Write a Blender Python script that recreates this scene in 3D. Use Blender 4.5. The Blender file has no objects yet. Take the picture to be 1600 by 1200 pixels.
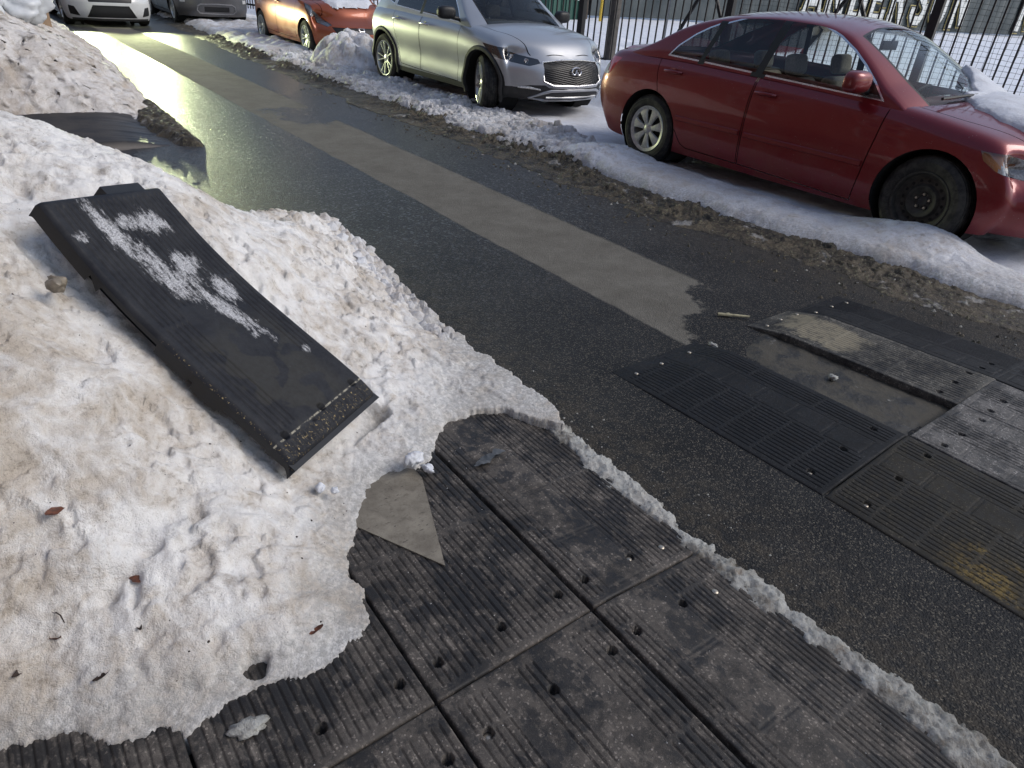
import bpy, bmesh, math, random
import numpy as np
from mathutils import Vector, Matrix
R_ = math.radians
random.seed(4)
scn = bpy.context.scene
C = scn.collection

# ------------------------------------------------------------------ camera, sky, sun, exposure
CAM_H = 1.53
cam = bpy.data.objects.new('camera', bpy.data.cameras.new('camera'))
C.objects.link(cam); scn.camera = cam
cam.data.sensor_width = 36.0; cam.data.lens = 1042 / 1600 * 36
cam.data.clip_start = 0.05; cam.data.clip_end = 2000
W = np.array([[0.80135192, -0.26300063, 0.53727624], [-0.59443563, -0.45062056, 0.66602357], [0.0669431, -0.85309541, -0.51744259]])
m = Matrix([[W[r][0], -W[r][1], -W[r][2]] for r in range(3)]).to_4x4()
m.translation = (0, 0, CAM_H); cam.matrix_world = m

SUN_EL, SUN_AZ = 42, 128          # azimuth measured from +Y towards +X
world = bpy.data.worlds.new('World'); scn.world = world; world.use_nodes = True
wn = world.node_tree; wn.nodes.clear()
sky = wn.nodes.new('ShaderNodeTexSky'); sky.sky_type = 'NISHITA'; sky.sun_disc = False
sky.sun_elevation = R_(SUN_EL); sky.sun_rotation = R_(SUN_AZ); sky.dust_density = 1.5; sky.ozone_density = 1.0
bg = wn.nodes.new('ShaderNodeBackground'); bg.inputs['Strength'].default_value = 0.135
wo = wn.nodes.new('ShaderNodeOutputWorld')
hs = wn.nodes.new('ShaderNodeHueSaturation'); hs.inputs['Saturation'].default_value = 0.9
wn.links.new(sky.outputs[0], hs.inputs['Color']); wn.links.new(hs.outputs[0], bg.inputs[0]); wn.links.new(bg.outputs[0], wo.inputs[0])
sl = bpy.data.lights.new('sun', 'SUN'); sl.energy = 1.3; sl.angle = R_(30); sl.color = (1.0, 0.95, 0.89)
so = bpy.data.objects.new('sun', sl); C.objects.link(so)
sd = Vector((math.sin(R_(SUN_AZ)) * math.cos(R_(SUN_EL)), math.cos(R_(SUN_AZ)) * math.cos(R_(SUN_EL)), math.sin(R_(SUN_EL))))
so.rotation_euler = sd.to_track_quat('Z', 'Y').to_euler()
scn.view_settings.view_transform = 'Standard'; scn.view_settings.look = 'None'
scn.view_settings.exposure = 0.18; scn.view_settings.gamma = 1.0
scn.view_settings.use_curve_mapping = False
HEAD_W = 750
scn.cycles.max_bounces = 8; scn.cycles.sample_clamp_indirect = 6.0

# ------------------------------------------------------------------ object helpers
def tag(o, label=None, cat=None, group=None, kind=None):
    if label: o['label'] = label
    if cat: o['category'] = cat
    if group: o['group'] = group
    if kind: o['kind'] = kind
    return o
def empty(name, loc=(0, 0, 0), rz=0, **k):
    o = bpy.data.objects.new(name, None); C.objects.link(o)
    o.location = loc; o.rotation_euler = (0, 0, rz); o.empty_display_size = 0.1
    return tag(o, **k)
def meshob(name, verts, faces, mat, parent=None, smooth=True, loc=None, **k):
    me = bpy.data.meshes.new(name)
    if isinstance(verts, np.ndarray):
        verts = verts.reshape(-1, 3); faces = np.asarray(faces)
        me.vertices.add(len(verts)); me.vertices.foreach_set('co', verts.astype(np.float32).ravel())
        n = faces.shape[1]
        me.loops.add(faces.size); me.loops.foreach_set('vertex_index', faces.astype(np.int32).ravel())
        me.polygons.add(len(faces)); me.polygons.foreach_set('loop_start', np.arange(0, faces.size, n, dtype=np.int32))
        me.update(calc_edges=True); me.validate()
    else:
        me.from_pydata([tuple(v) for v in verts], [], [tuple(f) for f in faces]); me.update()
    me.polygons.foreach_set('use_smooth', [bool(smooth)] * len(me.polygons))
    for mm in (mat if isinstance(mat, (list, tuple)) else [mat]): me.materials.append(mm)
    o = bpy.data.objects.new(name, me); C.objects.link(o)
    if parent is not None: o.parent = parent
    if loc is not None: o.location = loc
    return tag(o, **k)
def sel_used(v, f):
    used = np.unique(f); mp = -np.ones(len(v), int); mp[used] = np.arange(len(used))
    return v[used], mp[f]

class MB:
    """collects simple solids into one mesh"""
    def __init__(s): s.v = []; s.f = []
    def add(s, v, f):
        n = len(s.v); s.v += [tuple(p) for p in v]; s.f += [tuple(i + n for i in q) for q in f]; return s
    def box(s, a, b, M=None):
        x0, y0, z0 = a; x1, y1, z1 = b
        v = [(x0, y0, z0), (x1, y0, z0), (x1, y1, z0), (x0, y1, z0), (x0, y0, z1), (x1, y0, z1), (x1, y1, z1), (x0, y1, z1)]
        if M is not None: v = [tuple(M @ Vector(p)) for p in v]
        return s.add(v, [(0, 3, 2, 1), (4, 5, 6, 7), (0, 1, 5, 4), (1, 2, 6, 5), (2, 3, 7, 6), (3, 0, 4, 7)])
    def tube(s, pts, r, n=8, caps=True, closed=False):
        pts = [Vector(p) for p in pts]; N = len(pts); rings = []
        rr = r if isinstance(r, (list, tuple)) else [r] * N
        prev = None
        for i, p in enumerate(pts):
            if closed: t = pts[(i + 1) % N] - pts[i - 1]
            else: t = pts[min(i + 1, N - 1)] - pts[max(i - 1, 0)]
            t.normalize()
            if prev is None:
                a = Vector((0, 0, 1)) if abs(t.z) < .9 else Vector((1, 0, 0)); u = t.cross(a).normalized()
            else: u = (prev - t * prev.dot(t)).normalized()
            prev = u; w = t.cross(u)
            rings.append([p + (u * math.cos(2 * math.pi * k / n) + w * math.sin(2 * math.pi * k / n)) * rr[i] for k in range(n)])
        v = [q for g in rings for q in g]; f = []
        for i in range(N if closed else N - 1):
            j = (i + 1) % N
            for k in range(n): f.append((i * n + k, i * n + (k + 1) % n, j * n + (k + 1) % n, j * n + k))
        if caps and not closed: f += [tuple(range(n - 1, -1, -1)), tuple((N - 1) * n + k for k in range(n))]
        return s.add(v, f)
    def lathe(s, prof, n=40, M=None, axis='y'):
        """prof: list of (radius, along-axis)"""
        v = []; f = []
        for r, a in prof:
            for k in range(n):
                t = 2 * math.pi * k / n; p = (r * math.cos(t), a, r * math.sin(t)) if axis == 'y' else (r * math.cos(t), r * math.sin(t), a)
                v.append(tuple(M @ Vector(p)) if M is not None else p)
        for i in range(len(prof) - 1):
            for k in range(n): f.append((i * n + k, i * n + (k + 1) % n, (i + 1) * n + (k + 1) % n, (i + 1) * n + k))
        return s.add(v, f)
    def prism(s, poly, h0, h1, M=None):
        """poly in local xy extruded along z"""
        n = len(poly); v = [(p[0], p[1], h0) for p in poly] + [(p[0], p[1], h1) for p in poly]
        if M is not None: v = [tuple(M @ Vector(p)) for p in v]
        return s.add(v, [tuple(range(n - 1, -1, -1)), tuple(range(n, 2 * n))] + [(i, (i + 1) % n, n + (i + 1) % n, n + i) for i in range(n)])
    def build(s, name, mat, parent=None, smooth=False, bevel=0, **k):
        o = meshob(name, s.v, s.f, mat, parent, smooth, **k)
        if smooth:
            bm = bmesh.new(); bm.from_mesh(o.data)
            for e in bm.edges:
                if len(e.link_faces) == 2 and e.calc_face_angle(0) > 0.7: e.smooth = False
            bm.to_mesh(o.data); bm.free()
        if bevel:
            b = o.modifiers.new('b', 'BEVEL'); b.width = bevel; b.segments = 2; b.limit_method = 'ANGLE'
        return o

# ------------------------------------------------------------------ numpy noise
def _h(ix, iy, s):
    n = (ix.astype(np.int64) * 374761393 + iy.astype(np.int64) * 668265263 + s * 974711) & 0x7fffffff
    n = ((n ^ (n >> 13)) * 1274126177) & 0x7fffffff
    return ((n ^ (n >> 16)) & 0xffff) / 65535.0
def vn(x, y, s=0):
    x = np.asarray(x, float); y = np.asarray(y, float)
    ix = np.floor(x); iy = np.floor(y); fx = x - ix; fy = y - iy
    fx = fx * fx * fx * (fx * (fx * 6 - 15) + 10); fy = fy * fy * fy * (fy * (fy * 6 - 15) + 10)
    a = _h(ix, iy, s); b = _h(ix + 1, iy, s); c = _h(ix, iy + 1, s); d = _h(ix + 1, iy + 1, s)
    return (a * (1 - fx) + b * fx) * (1 - fy) + (c * (1 - fx) + d * fx) * fy * 1.0 - 0.5
def fbm(x, y, f, o=4, s=0, g=.5):
    t = 0; a = 1
    for i in range(o):
        c, q = math.cos(i * 1.1 + s), math.sin(i * 1.1 + s)
        t = t + a * vn((x * c - y * q) * f + 13.7 * i, (x * q + y * c) * f + 7.1 * i, s * 17 + i); f *= 2.03; a *= g
    return t
def billow(x, y, f, o=3, s=0, g=.5):
    t = 0; a = 1
    for i in range(o):
        c, q = math.cos(i * 1.3 + s), math.sin(i * 1.3 + s)
        t = t + a * (1 - np.abs(vn((x * c - y * q) * f + 3.7 * i, (x * q + y * c) * f + 9.1 * i, s * 31 + i)) * 4); f *= 2.1; a *= g
    return t   # ridges positive
def cells(x, y, f, s=0):
    """worley: distance to nearest, id hash"""
    X = x * f; Y = y * f; ix = np.floor(X); iy = np.floor(Y); best = np.full(X.shape, 9.); bid = np.zeros(X.shape)
    for dx in (-1, 0, 1):
        for dy in (-1, 0, 1):
            cx = ix + dx; cy = iy + dy
            px = cx + _h(cx, cy, s); py = cy + _h(cx, cy, s + 5); d = np.hypot(px - X, py - Y)
            w = d < best; best = np.where(w, d, best); bid = np.where(w, _h(cx, cy, s + 9), bid)
    return best, bid
def sdist(x, y, poly):
    """signed distance to polygon, positive inside"""
    P = np.array(poly, float); d = np.full(x.shape, 1e9); ins = np.zeros(x.shape, bool)
    for i in range(len(P)):
        a = P[i]; b = P[(i + 1) % len(P)]; e = b - a
        t = np.clip(((x - a[0]) * e[0] + (y - a[1]) * e[1]) / (e @ e), 0, 1)
        d = np.minimum(d, np.hypot(x - a[0] - t * e[0], y - a[1] - t * e[1]))
        c = ((a[1] > y) != (b[1] > y)) & (x < (b[0] - a[0]) * (y - a[1]) / ((b[1] - a[1]) if b[1] != a[1] else 1e-9) + a[0])
        ins ^= c
    return np.where(ins, d, -d)
def tps(ctrl):
    P = np.array(ctrl, float); n = len(P)
    def phi(r): return np.where(r > 1e-9, r * r * np.log(np.maximum(r, 1e-9)), 0)
    A = np.zeros((n + 3, n + 3)); r = np.hypot(P[:, None, 0] - P[None, :, 0], P[:, None, 1] - P[None, :, 1])
    A[:n, :n] = phi(r) + np.eye(n) * 0.004; A[:n, n] = 1; A[:n, n + 1:] = P[:, :2]; A[n, :n] = 1; A[n + 1:, :n] = P[:, :2].T
    w = np.linalg.solve(A, np.concatenate([P[:, 2], [0, 0, 0]]))
    def f(x, y):
        t = w[n] + w[n + 1] * x + w[n + 2] * y
        for i in range(n): t = t + w[i] * phi(np.hypot(x - P[i, 0], y - P[i, 1]))
        return t
    return f
def grid(x0, x1, y0, y1, d):
    xs = np.arange(x0, x1 + d * .5, d); ys = np.arange(y0, y1 + d * .5, d)
    return np.meshgrid(xs, ys)
def gfaces(shape, keep=None):
    r, c = shape; i = np.arange(r * c).reshape(r, c)
    q = np.stack([i[:-1, :-1], i[:-1, 1:], i[1:, 1:], i[1:, :-1]], -1).reshape(-1, 4)
    if keep is not None:
        k = keep.ravel(); q = q[k[q].any(1)]
    return q
def hsurf(name, X, Y, Z, mat, keep=None, parent=None, **k):
    v = np.stack([X.ravel(), Y.ravel(), Z.ravel()], 1); f = gfaces(X.shape, keep); v, f = sel_used(v, f)
    return meshob(name, v, f, mat, parent, True, **k)

# ------------------------------------------------------------------ material helpers
class Mt:
    def __init__(s, name):
        s.m = bpy.data.materials.new(name); s.m.use_nodes = True; s.t = s.m.node_tree; s.n = s.t.nodes; s.l = s.t.links
        s.b = s.n['Principled BSDF']; s.tc = s.n.new('ShaderNodeTexCoord'); s.co = s.tc.outputs['Object']
    def put(s, sock, v):
        if hasattr(v, 'is_linked') or isinstance(v, bpy.types.NodeSocket): s.l.new(v, sock)
        else:
            if isinstance(v, (tuple, list)) and len(v) == 3 and sock.type == 'RGBA': v = (*v, 1)
            sock.default_value = v
    def noise(s, scale, detail=4, rough=.55, vec=None, dist=0, out='Fac'):
        n = s.n.new('ShaderNodeTexNoise'); n.inputs['Scale'].default_value = scale; n.inputs['Detail'].default_value = detail
        n.inputs['Roughness'].default_value = rough; n.inputs['Distortion'].default_value = dist; s.l.new(vec or s.co, n.inputs['Vector']); return n.outputs[out]
    def vor(s, scale, vec=None, feat='F1', out='Distance'):
        n = s.n.new('ShaderNodeTexVoronoi'); n.feature = feat; n.inputs['Scale'].default_value = scale; s.l.new(vec or s.co, n.inputs['Vector']); return n.outputs[out]
    def map(s, scale=(1, 1, 1), loc=(0, 0, 0), vec=None):
        n = s.n.new('ShaderNodeMapping'); n.inputs['Scale'].default_value = scale; n.inputs['Location'].default_value = loc; s.l.new(vec or s.co, n.inputs['Vector']); return n.outputs[0]
    def ramp(s, fac, lo, hi, a=0., b=1.):
        n = s.n.new('ShaderNodeMapRange'); n.interpolation_type = 'SMOOTHSTEP'; s.l.new(fac, n.inputs[0])
        for i, v in enumerate((lo, hi, a, b)): n.inputs[i + 1].default_value = v
        return n.outputs[0]
    def math(s, op, a, b=0., c=None):
        n = s.n.new('ShaderNodeMath'); n.operation = op; s.put(n.inputs[0], a); s.put(n.inputs[1], b)
        if c is not None: s.put(n.inputs[2], c)
        return n.outputs[0]
    def mix(s, fac, a, b):
        n = s.n.new('ShaderNodeMix'); n.data_type = 'RGBA'; s.put(n.inputs[0], fac); s.put(n.inputs[6], a); s.put(n.inputs[7], b); return n.outputs[2]
    def bump(s, h, strength=.5, dist=.01, nrm=None):
        n = s.n.new('ShaderNodeBump'); n.inputs['Strength'].default_value = strength; n.inputs['Distance'].default_value = dist
        s.l.new(h, n.inputs['Height'])
        if nrm: s.l.new(nrm, n.inputs['Normal'])
        return n.outputs[0]
    def xyz(s, vec=None):
        n = s.n.new('ShaderNodeSeparateXYZ'); s.l.new(vec or s.co, n.inputs[0]); return n.outputs
    def set(s, col=None, rough=None, metal=None, nrm=None, **k):
        if col is not None: s.put(s.b.inputs['Base Color'], col)
        if rough is not None: s.put(s.b.inputs['Roughness'], rough)
        if metal is not None: s.put(s.b.inputs['Metallic'], metal)
        if nrm is not None: s.l.new(nrm, s.b.inputs['Normal'])
        for q, v in k.items(): s.put(s.b.inputs[q.replace('_', ' ')], v)
        return s.m
def simple(name, col, rough=.5, metal=0., var=.15, scale=30, **k):
    t = Mt(name); n = t.noise(scale, 5); c = t.mix(t.ramp(n, .3, .7), tuple(x * (1 - var) for x in col), tuple(min(1, x * (1 + var)) for x in col))
    return t.set(c, t.ramp(n, .2, .8, max(0, rough - .08), min(1, rough + .08)), metal, **k)

# snow: dirty and clean variants
def snow_mat(name, clean, dirt, amount, fine=1.0, grime=(.16, .12, .08), melt=None):
    t = Mt(name)
    n0 = t.noise(.9, 4, .6, dist=.8); n1 = t.noise(2.6, 6, .65, dist=.6); n2 = t.noise(11, 6, .7, dist=.6); n3 = t.noise(60, 6, .75); n4 = t.noise(260, 3, .7)
    a = t.ramp(t.math('ADD', t.math('ADD', t.math('MULTIPLY', n0, .3), t.math('MULTIPLY', n1, .35)), t.math('MULTIPLY', n2, .35)), .43, .60)
    c = t.mix(t.math('MULTIPLY', a, amount), clean, dirt)
    # greyer melt patches
    mp = t.ramp(t.noise(4.3, 6, .7, vec=t.map((1, 1, 1), (5, 3, 1)), dist=.5), .50, .66)
    c = t.mix(t.math('MULTIPLY', mp, .35 * amount), c, (.42, .39, .36))
    sp = t.ramp(t.math('ADD', t.math('MULTIPLY', n3, .55), t.math('MULTIPLY', n2, .45)), .53, .66)
    c = t.mix(t.math('MULTIPLY', sp, .50 * amount), c, grime)
    br = t.ramp(t.noise(6.5, 5, .7, vec=t.map((1, 1, 1), (1, 8, 2)), dist=.4), .60, .74)
    c = t.mix(t.math('MULTIPLY', br, .7 * amount), c, (.22, .155, .10))
    sp2 = t.math('MULTIPLY', t.ramp(n4, .54, .68), t.ramp(n3, .45, .62))
    c = t.mix(t.math('MULTIPLY', sp2, .5 * amount), c, grime)
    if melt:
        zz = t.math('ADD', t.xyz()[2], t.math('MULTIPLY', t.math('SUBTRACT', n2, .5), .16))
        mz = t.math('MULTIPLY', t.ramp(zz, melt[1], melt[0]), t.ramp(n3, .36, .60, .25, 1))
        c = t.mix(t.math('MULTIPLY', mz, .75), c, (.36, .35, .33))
    h = t.math('ADD', t.math('MULTIPLY', n3, .7), t.math('MULTIPLY', n4, .35))
    nb = t.bump(t.noise(26, 6, .75, dist=.3), .6, .02); nb = t.bump(h, .95 * fine, .009, nb)
    return t.set(c, t.ramp(n4, .3, .7, .4, .85), 0, nb, Specular_IOR_Level=.35)
M = {}
M['snow'] = snow_mat('dirty_snow', (.92, .90, .87), (.55, .47, .38), .90, melt=(.045, .15))
M['snow_heap'] = snow_mat('heap_snow', (.76, .73, .70), (.46, .39, .32), .9)
M['snow_blue'] = snow_mat('clean_snow', (.86, .88, .93), (.66, .66, .69), .45)
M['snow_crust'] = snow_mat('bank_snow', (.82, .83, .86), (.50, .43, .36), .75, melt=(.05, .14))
M['ice'] = snow_mat('icy_snow', (.50, .50, .47), (.17, .155, .13), 1.15)
t = Mt('slush'); n1 = t.noise(6, 6, .65); n2 = t.noise(45, 5, .7)
c = t.mix(t.ramp(n1, .38, .62), (.020, .015, .009), (.085, .066, .040)); c = t.mix(t.math('MULTIPLY', t.ramp(n2, .54, .66), .5), c, (.32, .31, .20)); c = t.mix(t.math('MULTIPLY', t.ramp(t.noise(3.3, 5, .65), .60, .68), .5), c, (.50, .49, .47))
M['slush'] = t.set(c, t.ramp(n2, .3, .7, .3, .8), 0, t.bump(n2, .9, .02))
t = Mt('clear_ice'); M['clear_ice'] = t.set((.85, .9, .92), .12, 0, t.bump(t.noise(40), .3, .01), Transmission_Weight=.7, IOR=1.31)

# asphalt road with a lighter repaired strip, wet lane and puddle
t = Mt('wet_asphalt'); X = t.xyz(); x, y = X[0], X[1]
ag = t.vor(150); ag2 = t.noise(330, 3, .7); gr = t.noise(90, 4, .7)
base = t.mix(t.ramp(t.noise(2.0, 5, .6), .35, .65), (.0115, .0122, .0138), (.021, .0215, .0225))
cellc = t.vor(190, out='Color'); cx = t.n.new('ShaderNodeSeparateColor'); t.l.new(cellc, cx.inputs[0])
spk = t.math('MULTIPLY', t.ramp(cx.outputs[0], .74, .97), t.ramp(ag2, .42, .6))
base = t.mix(t.math('MULTIPLY', spk, .75), base, (.26, .23, .18))
c2_ = t.vor(62, out='Color'); cx2 = t.n.new('ShaderNodeSeparateColor'); t.l.new(c2_, cx2.inputs[0])
fsp = t.math('MULTIPLY', t.ramp(cx2.outputs[0], .78, .98), t.ramp(y, 1.5, 5.0))
base = t.mix(t.math('MULTIPLY', fsp, .5), base, (.17, .18, .19))
# brown sandy dust toward the gutter ice and near the foreground
gut = t.math('MULTIPLY', t.ramp(x, 2.05, 1.5), t.ramp(t.noise(14, 5, .7), .4, .62))
base = t.mix(t.math('MULTIPLY', gut, .35), base, (.10, .08, .055))
gut2 = t.math('MULTIPLY', t.ramp(x, 3.5, 4.5), t.ramp(t.noise(9, 5, .7), .3, .7))
base = t.mix(t.math('MULTIPLY', gut2, .5), base, (.075, .062, .045))
wv = t.math('MULTIPLY', t.math('SUBTRACT', t.noise(1.2, 6, .7), .5), .09)
xw = t.math('ADD', x, wv)
s = t.math('MULTIPLY', t.ramp(xw, 2.575, 2.60), t.ramp(xw, 3.36, 3.32))
yw = t.math('ADD', y, t.math('MULTIPLY', t.math('SUBTRACT', t.noise(2.6, 6, .7), .5), 1.1))
yend = t.math('SUBTRACT', yw, t.math('MULTIPLY', t.math('SUBTRACT', x, 2.55), .75))
s = t.math('MULTIPLY', s, t.ramp(yend, 1.72, 1.80))
pv = t.map((1, .8, 1), (-3.12, -8.1 * .8, 0)); 
ln = t.n.new('ShaderNodeVectorMath'); ln.operation = 'LENGTH'; t.l.new(pv, ln.inputs[0])
pud = t.ramp(t.math('ADD', ln.outputs['Value'], t.math('MULTIPLY', t.math('SUBTRACT', t.noise(4.5, 4, .6), .5), 1.3)), .50, .34)
s = t.math('MULTIPLY', s, t.math('SUBTRACT', 1.0, pud))
pc = t.mix(t.ramp(t.noise(3, 6, .8), .2, .8), (.115, .107, .092), (.19, .180, .158))
pc = t.mix(t.math('MULTIPLY', t.ramp(gr, .52, .7), .6), pc, (.06, .054, .046))
pc = t.mix(t.math('MULTIPLY', t.ramp(t.noise(22, 5, .7), .66, .72), .35), pc, (.05, .047, .042))
col = t.mix(s, base, pc)
wet = t.ramp(y, 1.0, 7.0)
rn = t.math('SUBTRACT', t.ramp(t.noise(60, 5, .75), .40, .60, .30, .50), t.math('MULTIPLY', fsp, .12)); cmb = t.n.new('ShaderNodeCombineColor')
for k_ in range(3): t.l.new(rn, cmb.inputs[k_])
r0 = t.mix(wet, (.66, .66, .66), cmb.outputs[0]); rg = t.mix(s, r0, (.9, .9, .9))
sep = t.n.new('ShaderNodeSeparateColor'); t.l.new(rg, sep.inputs[0])
hh = t.math('ADD', t.math('MULTIPLY', ag, .8), t.math('ADD', t.math('MULTIPLY', gr, .8), t.math('MULTIPLY', t.noise(28, 4, .6), 1.0)))
spl = t.math('MULTIPLY', t.ramp(y, .5, 8, .18, .6), t.math('SUBTRACT', 1.0, t.math('MULTIPLY', s, .7)))
M['road'] = t.set(col, sep.outputs[0], 0, t.bump(hh, .8, .005), Specular_IOR_Level=spl)

t = Mt('dark_ground'); M['ground'] = t.set(t.mix(t.ramp(t.noise(3, 6), .3, .7), (.035, .033, .03), (.08, .07, .058)), .7, 0, t.bump(t.noise(60, 5), .5, .01))
t = Mt('apron'); yv = t.xyz()[1]; lp = t.math('MULTIPLY', t.ramp(yv, 6.93, 6.97), t.ramp(yv, 7.03, 6.99)); xa = t.xyz()[0]; M['apron'] = t.set(t.mix(t.math('MULTIPLY', lp, .7), t.mix(t.ramp(t.noise(2.5, 6, .6), .3, .7), (.020, .0205, .024), (.060, .053, .047)), (.20, .18, .16)), t.math('SUBTRACT', .80, t.math('MULTIPLY', t.ramp(xa, .7, 1.4), .40)), 0, t.bump(t.noise(60, 5), .5, .006), Specular_IOR_Level=.35)

def rubber(name, base, dust, amt, yellow=None, tan=None, wetc=(.012, .012, .013), wetamt=.8, spec=.35):
    t = Mt(name)
    big = t.noise(5.5, 6, .62, dist=.4); md = t.noise(30, 6, .7); fn = t.noise(300, 3, .7)
    st = t.noise(9, 5, .7, vec=t.map((3.2, .5, 1)))
    f = t.ramp(t.math('ADD', t.math('MULTIPLY', big, .5), t.math('MULTIPLY', md, .5)), .40, .60)
    c = t.mix(t.math('MULTIPLY', f, amt), base, dust)
    c = t.mix(t.math('MULTIPLY', t.ramp(fn, .52, .72), .5), c, tuple(min(1, d * 1.5) for d in dust))
    c = t.mix(t.math('MULTIPLY', t.ramp(t.noise(75, 4, .75), .60, .50), .35), c, base)
    sc = t.math('MULTIPLY', t.ramp(st, .56, .70), t.ramp(md, .48, .6))
    c = t.mix(t.math('MULTIPLY', sc, .55), c, tuple(min(1, d * 2.1) for d in dust))
    gsp = t.vor(210, out='Color'); gs2 = t.n.new('ShaderNodeSeparateColor'); t.l.new(gsp, gs2.inputs[0])
    c = t.mix(t.math('MULTIPLY', t.math('MULTIPLY', t.ramp(gs2.outputs[0], .90, .97), f), .5), c, tuple(min(1, d * 3.2) for d in dust))
    fl = t.noise(48, 3, .6, vec=t.map((1, .5, 1), (3, 5, 0))); area = t.ramp(t.noise(4.5, 5, .65, vec=t.map((1, 1, 1), (9, 2, 0))), .44, .56)
    wt = t.math('MULTIPLY', t.ramp(t.math('ADD', t.math('MULTIPLY', fl, .7), t.math('MULTIPLY', area, .18)), .465, .485), area)
    wt = t.math('MAXIMUM', wt, t.math('MULTIPLY', t.ramp(t.noise(3.3, 5, .6, vec=t.map((1, .7, 1), (1, 7, 3))), .62, .72), .45))
    wt = t.math('MULTIPLY', wt, wetamt)
    c = t.mix(wt, c, wetc)
    if yellow:
        x0, x1, y0, y1 = yellow; q = t.xyz()
        w = t.math('MULTIPLY', t.math('SUBTRACT', t.noise(25, 5, .7), .5), .1)
        xx = t.math('ADD', q[0], w); yy = t.math('ADD', q[1], w)
        k = t.math('MULTIPLY', t.math('MULTIPLY', t.ramp(xx, x0 - .01, x0 + .02), t.ramp(xx, x1 + .02, x1 - .02)), t.math('MULTIPLY', t.ramp(yy, y0 - .03, y0 + .03), t.ramp(yy, y1 + .12, y1 - .06)))
        k = t.math('MULTIPLY', k, t.ramp(t.noise(70, 4, .8), .38, .6))
        k = t.math('MULTIPLY', k, t.ramp(t.noise(5, 4, .6), .42, .54, .12, 1))
        c = t.mix(t.math('MULTIPLY', k, .7), c, (.24, .165, .045))
    if tan:
        x0, x1, y0, y1 = tan; q = t.xyz()
        w = t.math('MULTIPLY', t.math('SUBTRACT', t.noise(8, 5, .7), .5), .28)
        xx = t.math('ADD', q[0], w); yy = t.math('ADD', q[1], w)
        k = t.math('MULTIPLY', t.math('MULTIPLY', t.ramp(xx, x0 - .03, x0 + .01), t.ramp(xx, x1 + .03, x1 - .03)), t.math('MULTIPLY', t.ramp(yy, y0 - .05, y0 + .05), t.ramp(yy, y1 + .05, y1 - .05)))
        c = t.mix(t.math('MULTIPLY', k, t.ramp(md, .3, .55, .4, .95)), c, (.26, .23, .165))
    g = t.ramp(md, .3, .7, .55, .85); g = t.math('SUBTRACT', g, t.math('MULTIPLY', wt, .22))
    nb = t.bump(t.math('ADD', t.math('MULTIPLY', md, .7), t.math('MULTIPLY', fn, .5)), .8, .003)
    return t.set(c, g, 0, nb, Specular_IOR_Level=spec)
M['mat'] = rubber('dusty_rubber', (.024, .0215, .0195), (.122, .107, .093), 1.0, wetamt=.75)
M['mat_far'] = rubber('dark_rubber', (.0065, .0075, .009), (.020, .021, .023), .8, wetamt=.4, spec=.25)
M['mat_pale'] = rubber('pale_dusty_rubber', (.030, .029, .028), (.19, .18, .17), 1.0, wetamt=.4)
M['mat_yel'] = rubber('yellowed_rubber', (.016, .015, .013), (.045, .040, .030), .8, yellow=(.02, .20, -1.0, .66), wetamt=.2, spec=.25)
M['mat_tan'] = rubber('tan_dusted_rubber', (.022, .022, .022), (.13, .122, .105), 1.0, tan=(.0, .24, .55, .94), wetamt=.2, spec=.3)
M['bolt'] = simple('bolt_steel', (.45, .40, .33), .4, .8, .3, 200)

# ------------------------------------------------------------------ ground, road
gs = 600
meshob('ground', [(-gs, -gs, -.01), (gs, -gs, -.01), (gs, gs, -.01), (-gs, gs, -.01)], [(0, 1, 2, 3)], M['ground'], smooth=False, kind='structure')
meshob('road', [(.95, -30, 0), (5.3, -30, 0), (5.3, 150, 0), (.95, 150, 0)], [(0, 1, 2, 3)], M['road'], smooth=False, kind='structure')
meshob('sidewalk', [(-6, -30, -.004), (.95, -30, -.004), (.95, 150, -.004), (-6, 150, -.004)], [(0, 1, 2, 3)], M['apron'], smooth=False, kind='structure')

# driveway apron with its low curved lip (seen in the gap between the two snow heaps)
X_, Y_ = grid(-1.5, 1.7, 5.4, 8.9, .02)
def apz(x, y):
    e = 1.46 + .30 * fbm(x * 0, y, 1.6, 5, 3, .6) - .25 * np.clip((7.0 - y), 0, 1)
    side = np.clip((e - x) / .60, 0, 1); side = side * side * (3 - 2 * side)
    step = np.clip((y - 6.98) / .05, 0, 1); step = step * step * (3 - 2 * step)
    return -.012 + .020 * np.clip(1 - side * 1.6, 0, 1) * fbm(x, y, 9, 5, 6, .7) + side * (.014 + .060 * step + .02 * np.clip((y - 7) / 1.2, 0, 1)) * np.clip((y - 5.5) / .6, 0, 1)
hsurf('driveway', X_, Y_, apz(X_, Y_) + .002 * fbm(X_, Y_, 8), M['apron'], kind='structure')

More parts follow.
